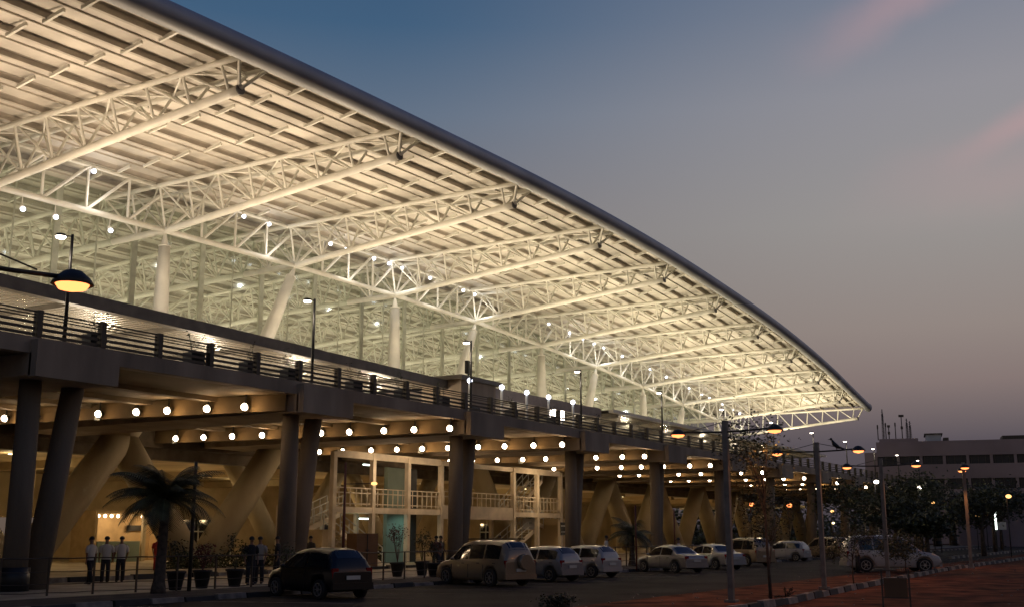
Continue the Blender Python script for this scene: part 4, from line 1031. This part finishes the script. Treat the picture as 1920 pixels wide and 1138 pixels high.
# ------------------------------------------------------------------ people
def person(loc,rz,label,top=None,bottom=None,pose=0,scale=1.0,female=False):
    top=top or M['shirt']; bottom=bottom or M['trouser']
    J=[(0,0,.95),(0,0,1.12),(0,.01,1.32),(0,.01,1.46),(0,.02,1.56),(0,.03,1.66),(0,.03,1.73)]
    Rr=[(.15,.10),(.14,.10),(.17,.11),(.07,.06),(.055,.055),(.085,.10),(.055,.06)]
    E=[(0,1),(1,2),(2,3),(3,4),(4,5),(5,6)]
    st={0:.05,1:.16,2:.02}[pose]
    def chain(start,pts,rs):
        prev=start
        for p,r in zip(pts,rs): J.append(p); Rr.append(r); E.append((prev,len(J)-1)); prev=len(J)-1
        return prev
    for s in(-1,1):
        f=s*st
        chain(0,[(s*.10,0,.88),(s*.11,f*.6+.01,.50),(s*.11,f-.02,.10),(s*.12,f+.12,.04)],[(.09,.09),(.065,.065),(.045,.05),(.035,.04)])
        bend={0:.04,1:-.06,2:.16}[pose]
        w1=chain(2,[(s*.20,.01,1.40),(s*.25,-.02,1.13),(s*.25,bend+.04,.90),(s*.245,bend+.07,.82)],[(.055,.055),(.045,.045),(.032,.032),(.035,.022)])
        for q in range(4): chain(w1,[(s*(.235+.0),bend+.055+.016*q,.775-.01*abs(q-1.5)),(s*.225,bend+.06+.016*q,.735+.01*abs(q-1.5))],[(.009,.009),(.007,.007)])
        chain(w1,[(s*.225,bend+.11,.80),(s*.215,bend+.12,.77)],[(.009,.009),(.008,.008)])
    me=bpy.data.meshes.new('person'); me.from_pydata(J,E,[]); o=bpy.data.objects.new('person',me); COL.objects.link(o)
    md=o.modifiers.new('s','SKIN'); md.use_smooth_shade=True
    if not me.skin_vertices: 
        bm=bmesh.new(); bm.from_mesh(me); bm.verts.layers.skin.verify(); bm.to_mesh(me); bm.free()
    for i,r in enumerate(Rr): me.skin_vertices[0].data[i].radius=r
    me.skin_vertices[0].data[0].use_root=True
    sd=o.modifiers.new('d','SUBSURF'); sd.levels=1; sd.render_levels=1
    me.materials.append(M['skin'])
    o.location=loc; o.rotation_euler=(0,0,rz); o.scale=(scale,)*3; tag(o,label,'person')
    # shirt
    b=MB(); 
    def ell(z,rx,ry,y=0,x=0,n=14): return [(x+rx*math.cos(2*PI*i/n),y+ry*math.sin(2*PI*i/n),z) for i in range(n+1)]
    b.grid([ell(.90,.175,.125),ell(1.02,.165,.12),ell(1.2,.185,.125),ell(1.36,.205,.125),ell(1.44,.16,.10),ell(1.485,.075,.07,.01)])
    for s in(-1,1): b.tube([(s*.15,.01,1.42),(s*.225,.0,1.32),(s*.25,-.02,1.16)],[.075,.07,.062],10)
    b.build('shirt',top,o)
    b=MB()
    b.grid([ell(.76,.16,.115),ell(.86,.175,.125),ell(.97,.168,.122)])
    for s in(-1,1):
        f=s*st; b.tube([(s*.085,0,.86),(s*.105,f*.6+.01,.50),(s*.11,f-.02,.07)],[.10,.082,.07],10)
    b.build('trousers',bottom,o)
    b=MB(); b.lathe([(.102,0),(.105,.04),(.09,.09),(.05,.125),(.005,.135)],12,(0,.015,1.66)); b.build('hair',M['hair'],o)
    b=MB()
    for s in(-1,1): f=s*st; b.ball((s*.11,f+.05,.05),.06,8,.8); b.ball((s*.11,f+.12,.04),.05,8,.7)
    b.build('shoe',M['shoe'],o)
    b=MB()
    for s in(-1,1): b.ball((s*.035,.118,1.675),.012,6)
    b.tube([(0,.12,1.665),(0,.15,1.63)],[.008,.016],6); b.box((0,.122,1.595),(.05,.012,.012)); b.build('face',M['hair'],o)
    return o
H0=math.radians
person((29.25,36.3,.12),H0(10),'leftmost of the three guards in pale shirt and dark trousers, stepping forward',pose=1)
person((30.45,36.9,.12),H0(-35),'middle of the three guards in pale shirt standing by the pier',pose=0)
person((31.35,37.1,.12),H0(-25),'right of the three guards in pale shirt with his feet apart',pose=2)
person((40.6,45.4,.12),H0(170),'person in red top and red cloth standing behind the palm trunk',M['red'],M['red'],0)
person((31.9,30.6,.12),H0(150),'man in dark clothes at the fence left of the black hatchback',M['trouser'],M['trouser'],0)
person((33.0,31.2,.12),H0(120),'man in pale grey shirt by the fence right behind the black hatchback',mat('grey_shirt',(.35,.31,.26),.8),M['trouser'],2)
person((60.5,29.9,.12),H0(200),'person in pale top near the fence right of the white hatchback',M['shirt'],M['trouser'],1)
person((57.3,24.0,.012),H0(20),'person in white shirt at the nose of the silver sedan',M['shirt'],M['trouser'],0)
person((60.6,15.4,.012),H0(200),'person in pale shirt at the rear wheel of the big white estate car',M['shirt'],M['trouser'],0)
for (x,y,rz,lab,a,c,po) in [(36.5,33.5,40,'person in dark top walking behind the brown cabinet side of the fence',M['trouser'],M['trouser'],1),(47.5,33.0,-60,'person in maroon top between the two white hatchbacks and the fence',M['spanish'],M['trouser'],0),(50.2,34.6,170,'person in grey shirt near the far stair tower base',M['pole'],M['trouser'],2),(58.5,36.0,10,'person in white shirt near the small dark palm',M['shirt'],M['pole'],1),(44.0,38.2,90,'person in dark coat before the teal lift wall',M['black'],M['trouser'],0)]:
    person((x,y,.12),H0(rz),lab,a,c,po)
scn.render.engine='CYCLES'
scn.cycles.max_bounces=5; scn.cycles.diffuse_bounces=3; scn.cycles.glossy_bounces=2; scn.cycles.transparent_max_bounces=8
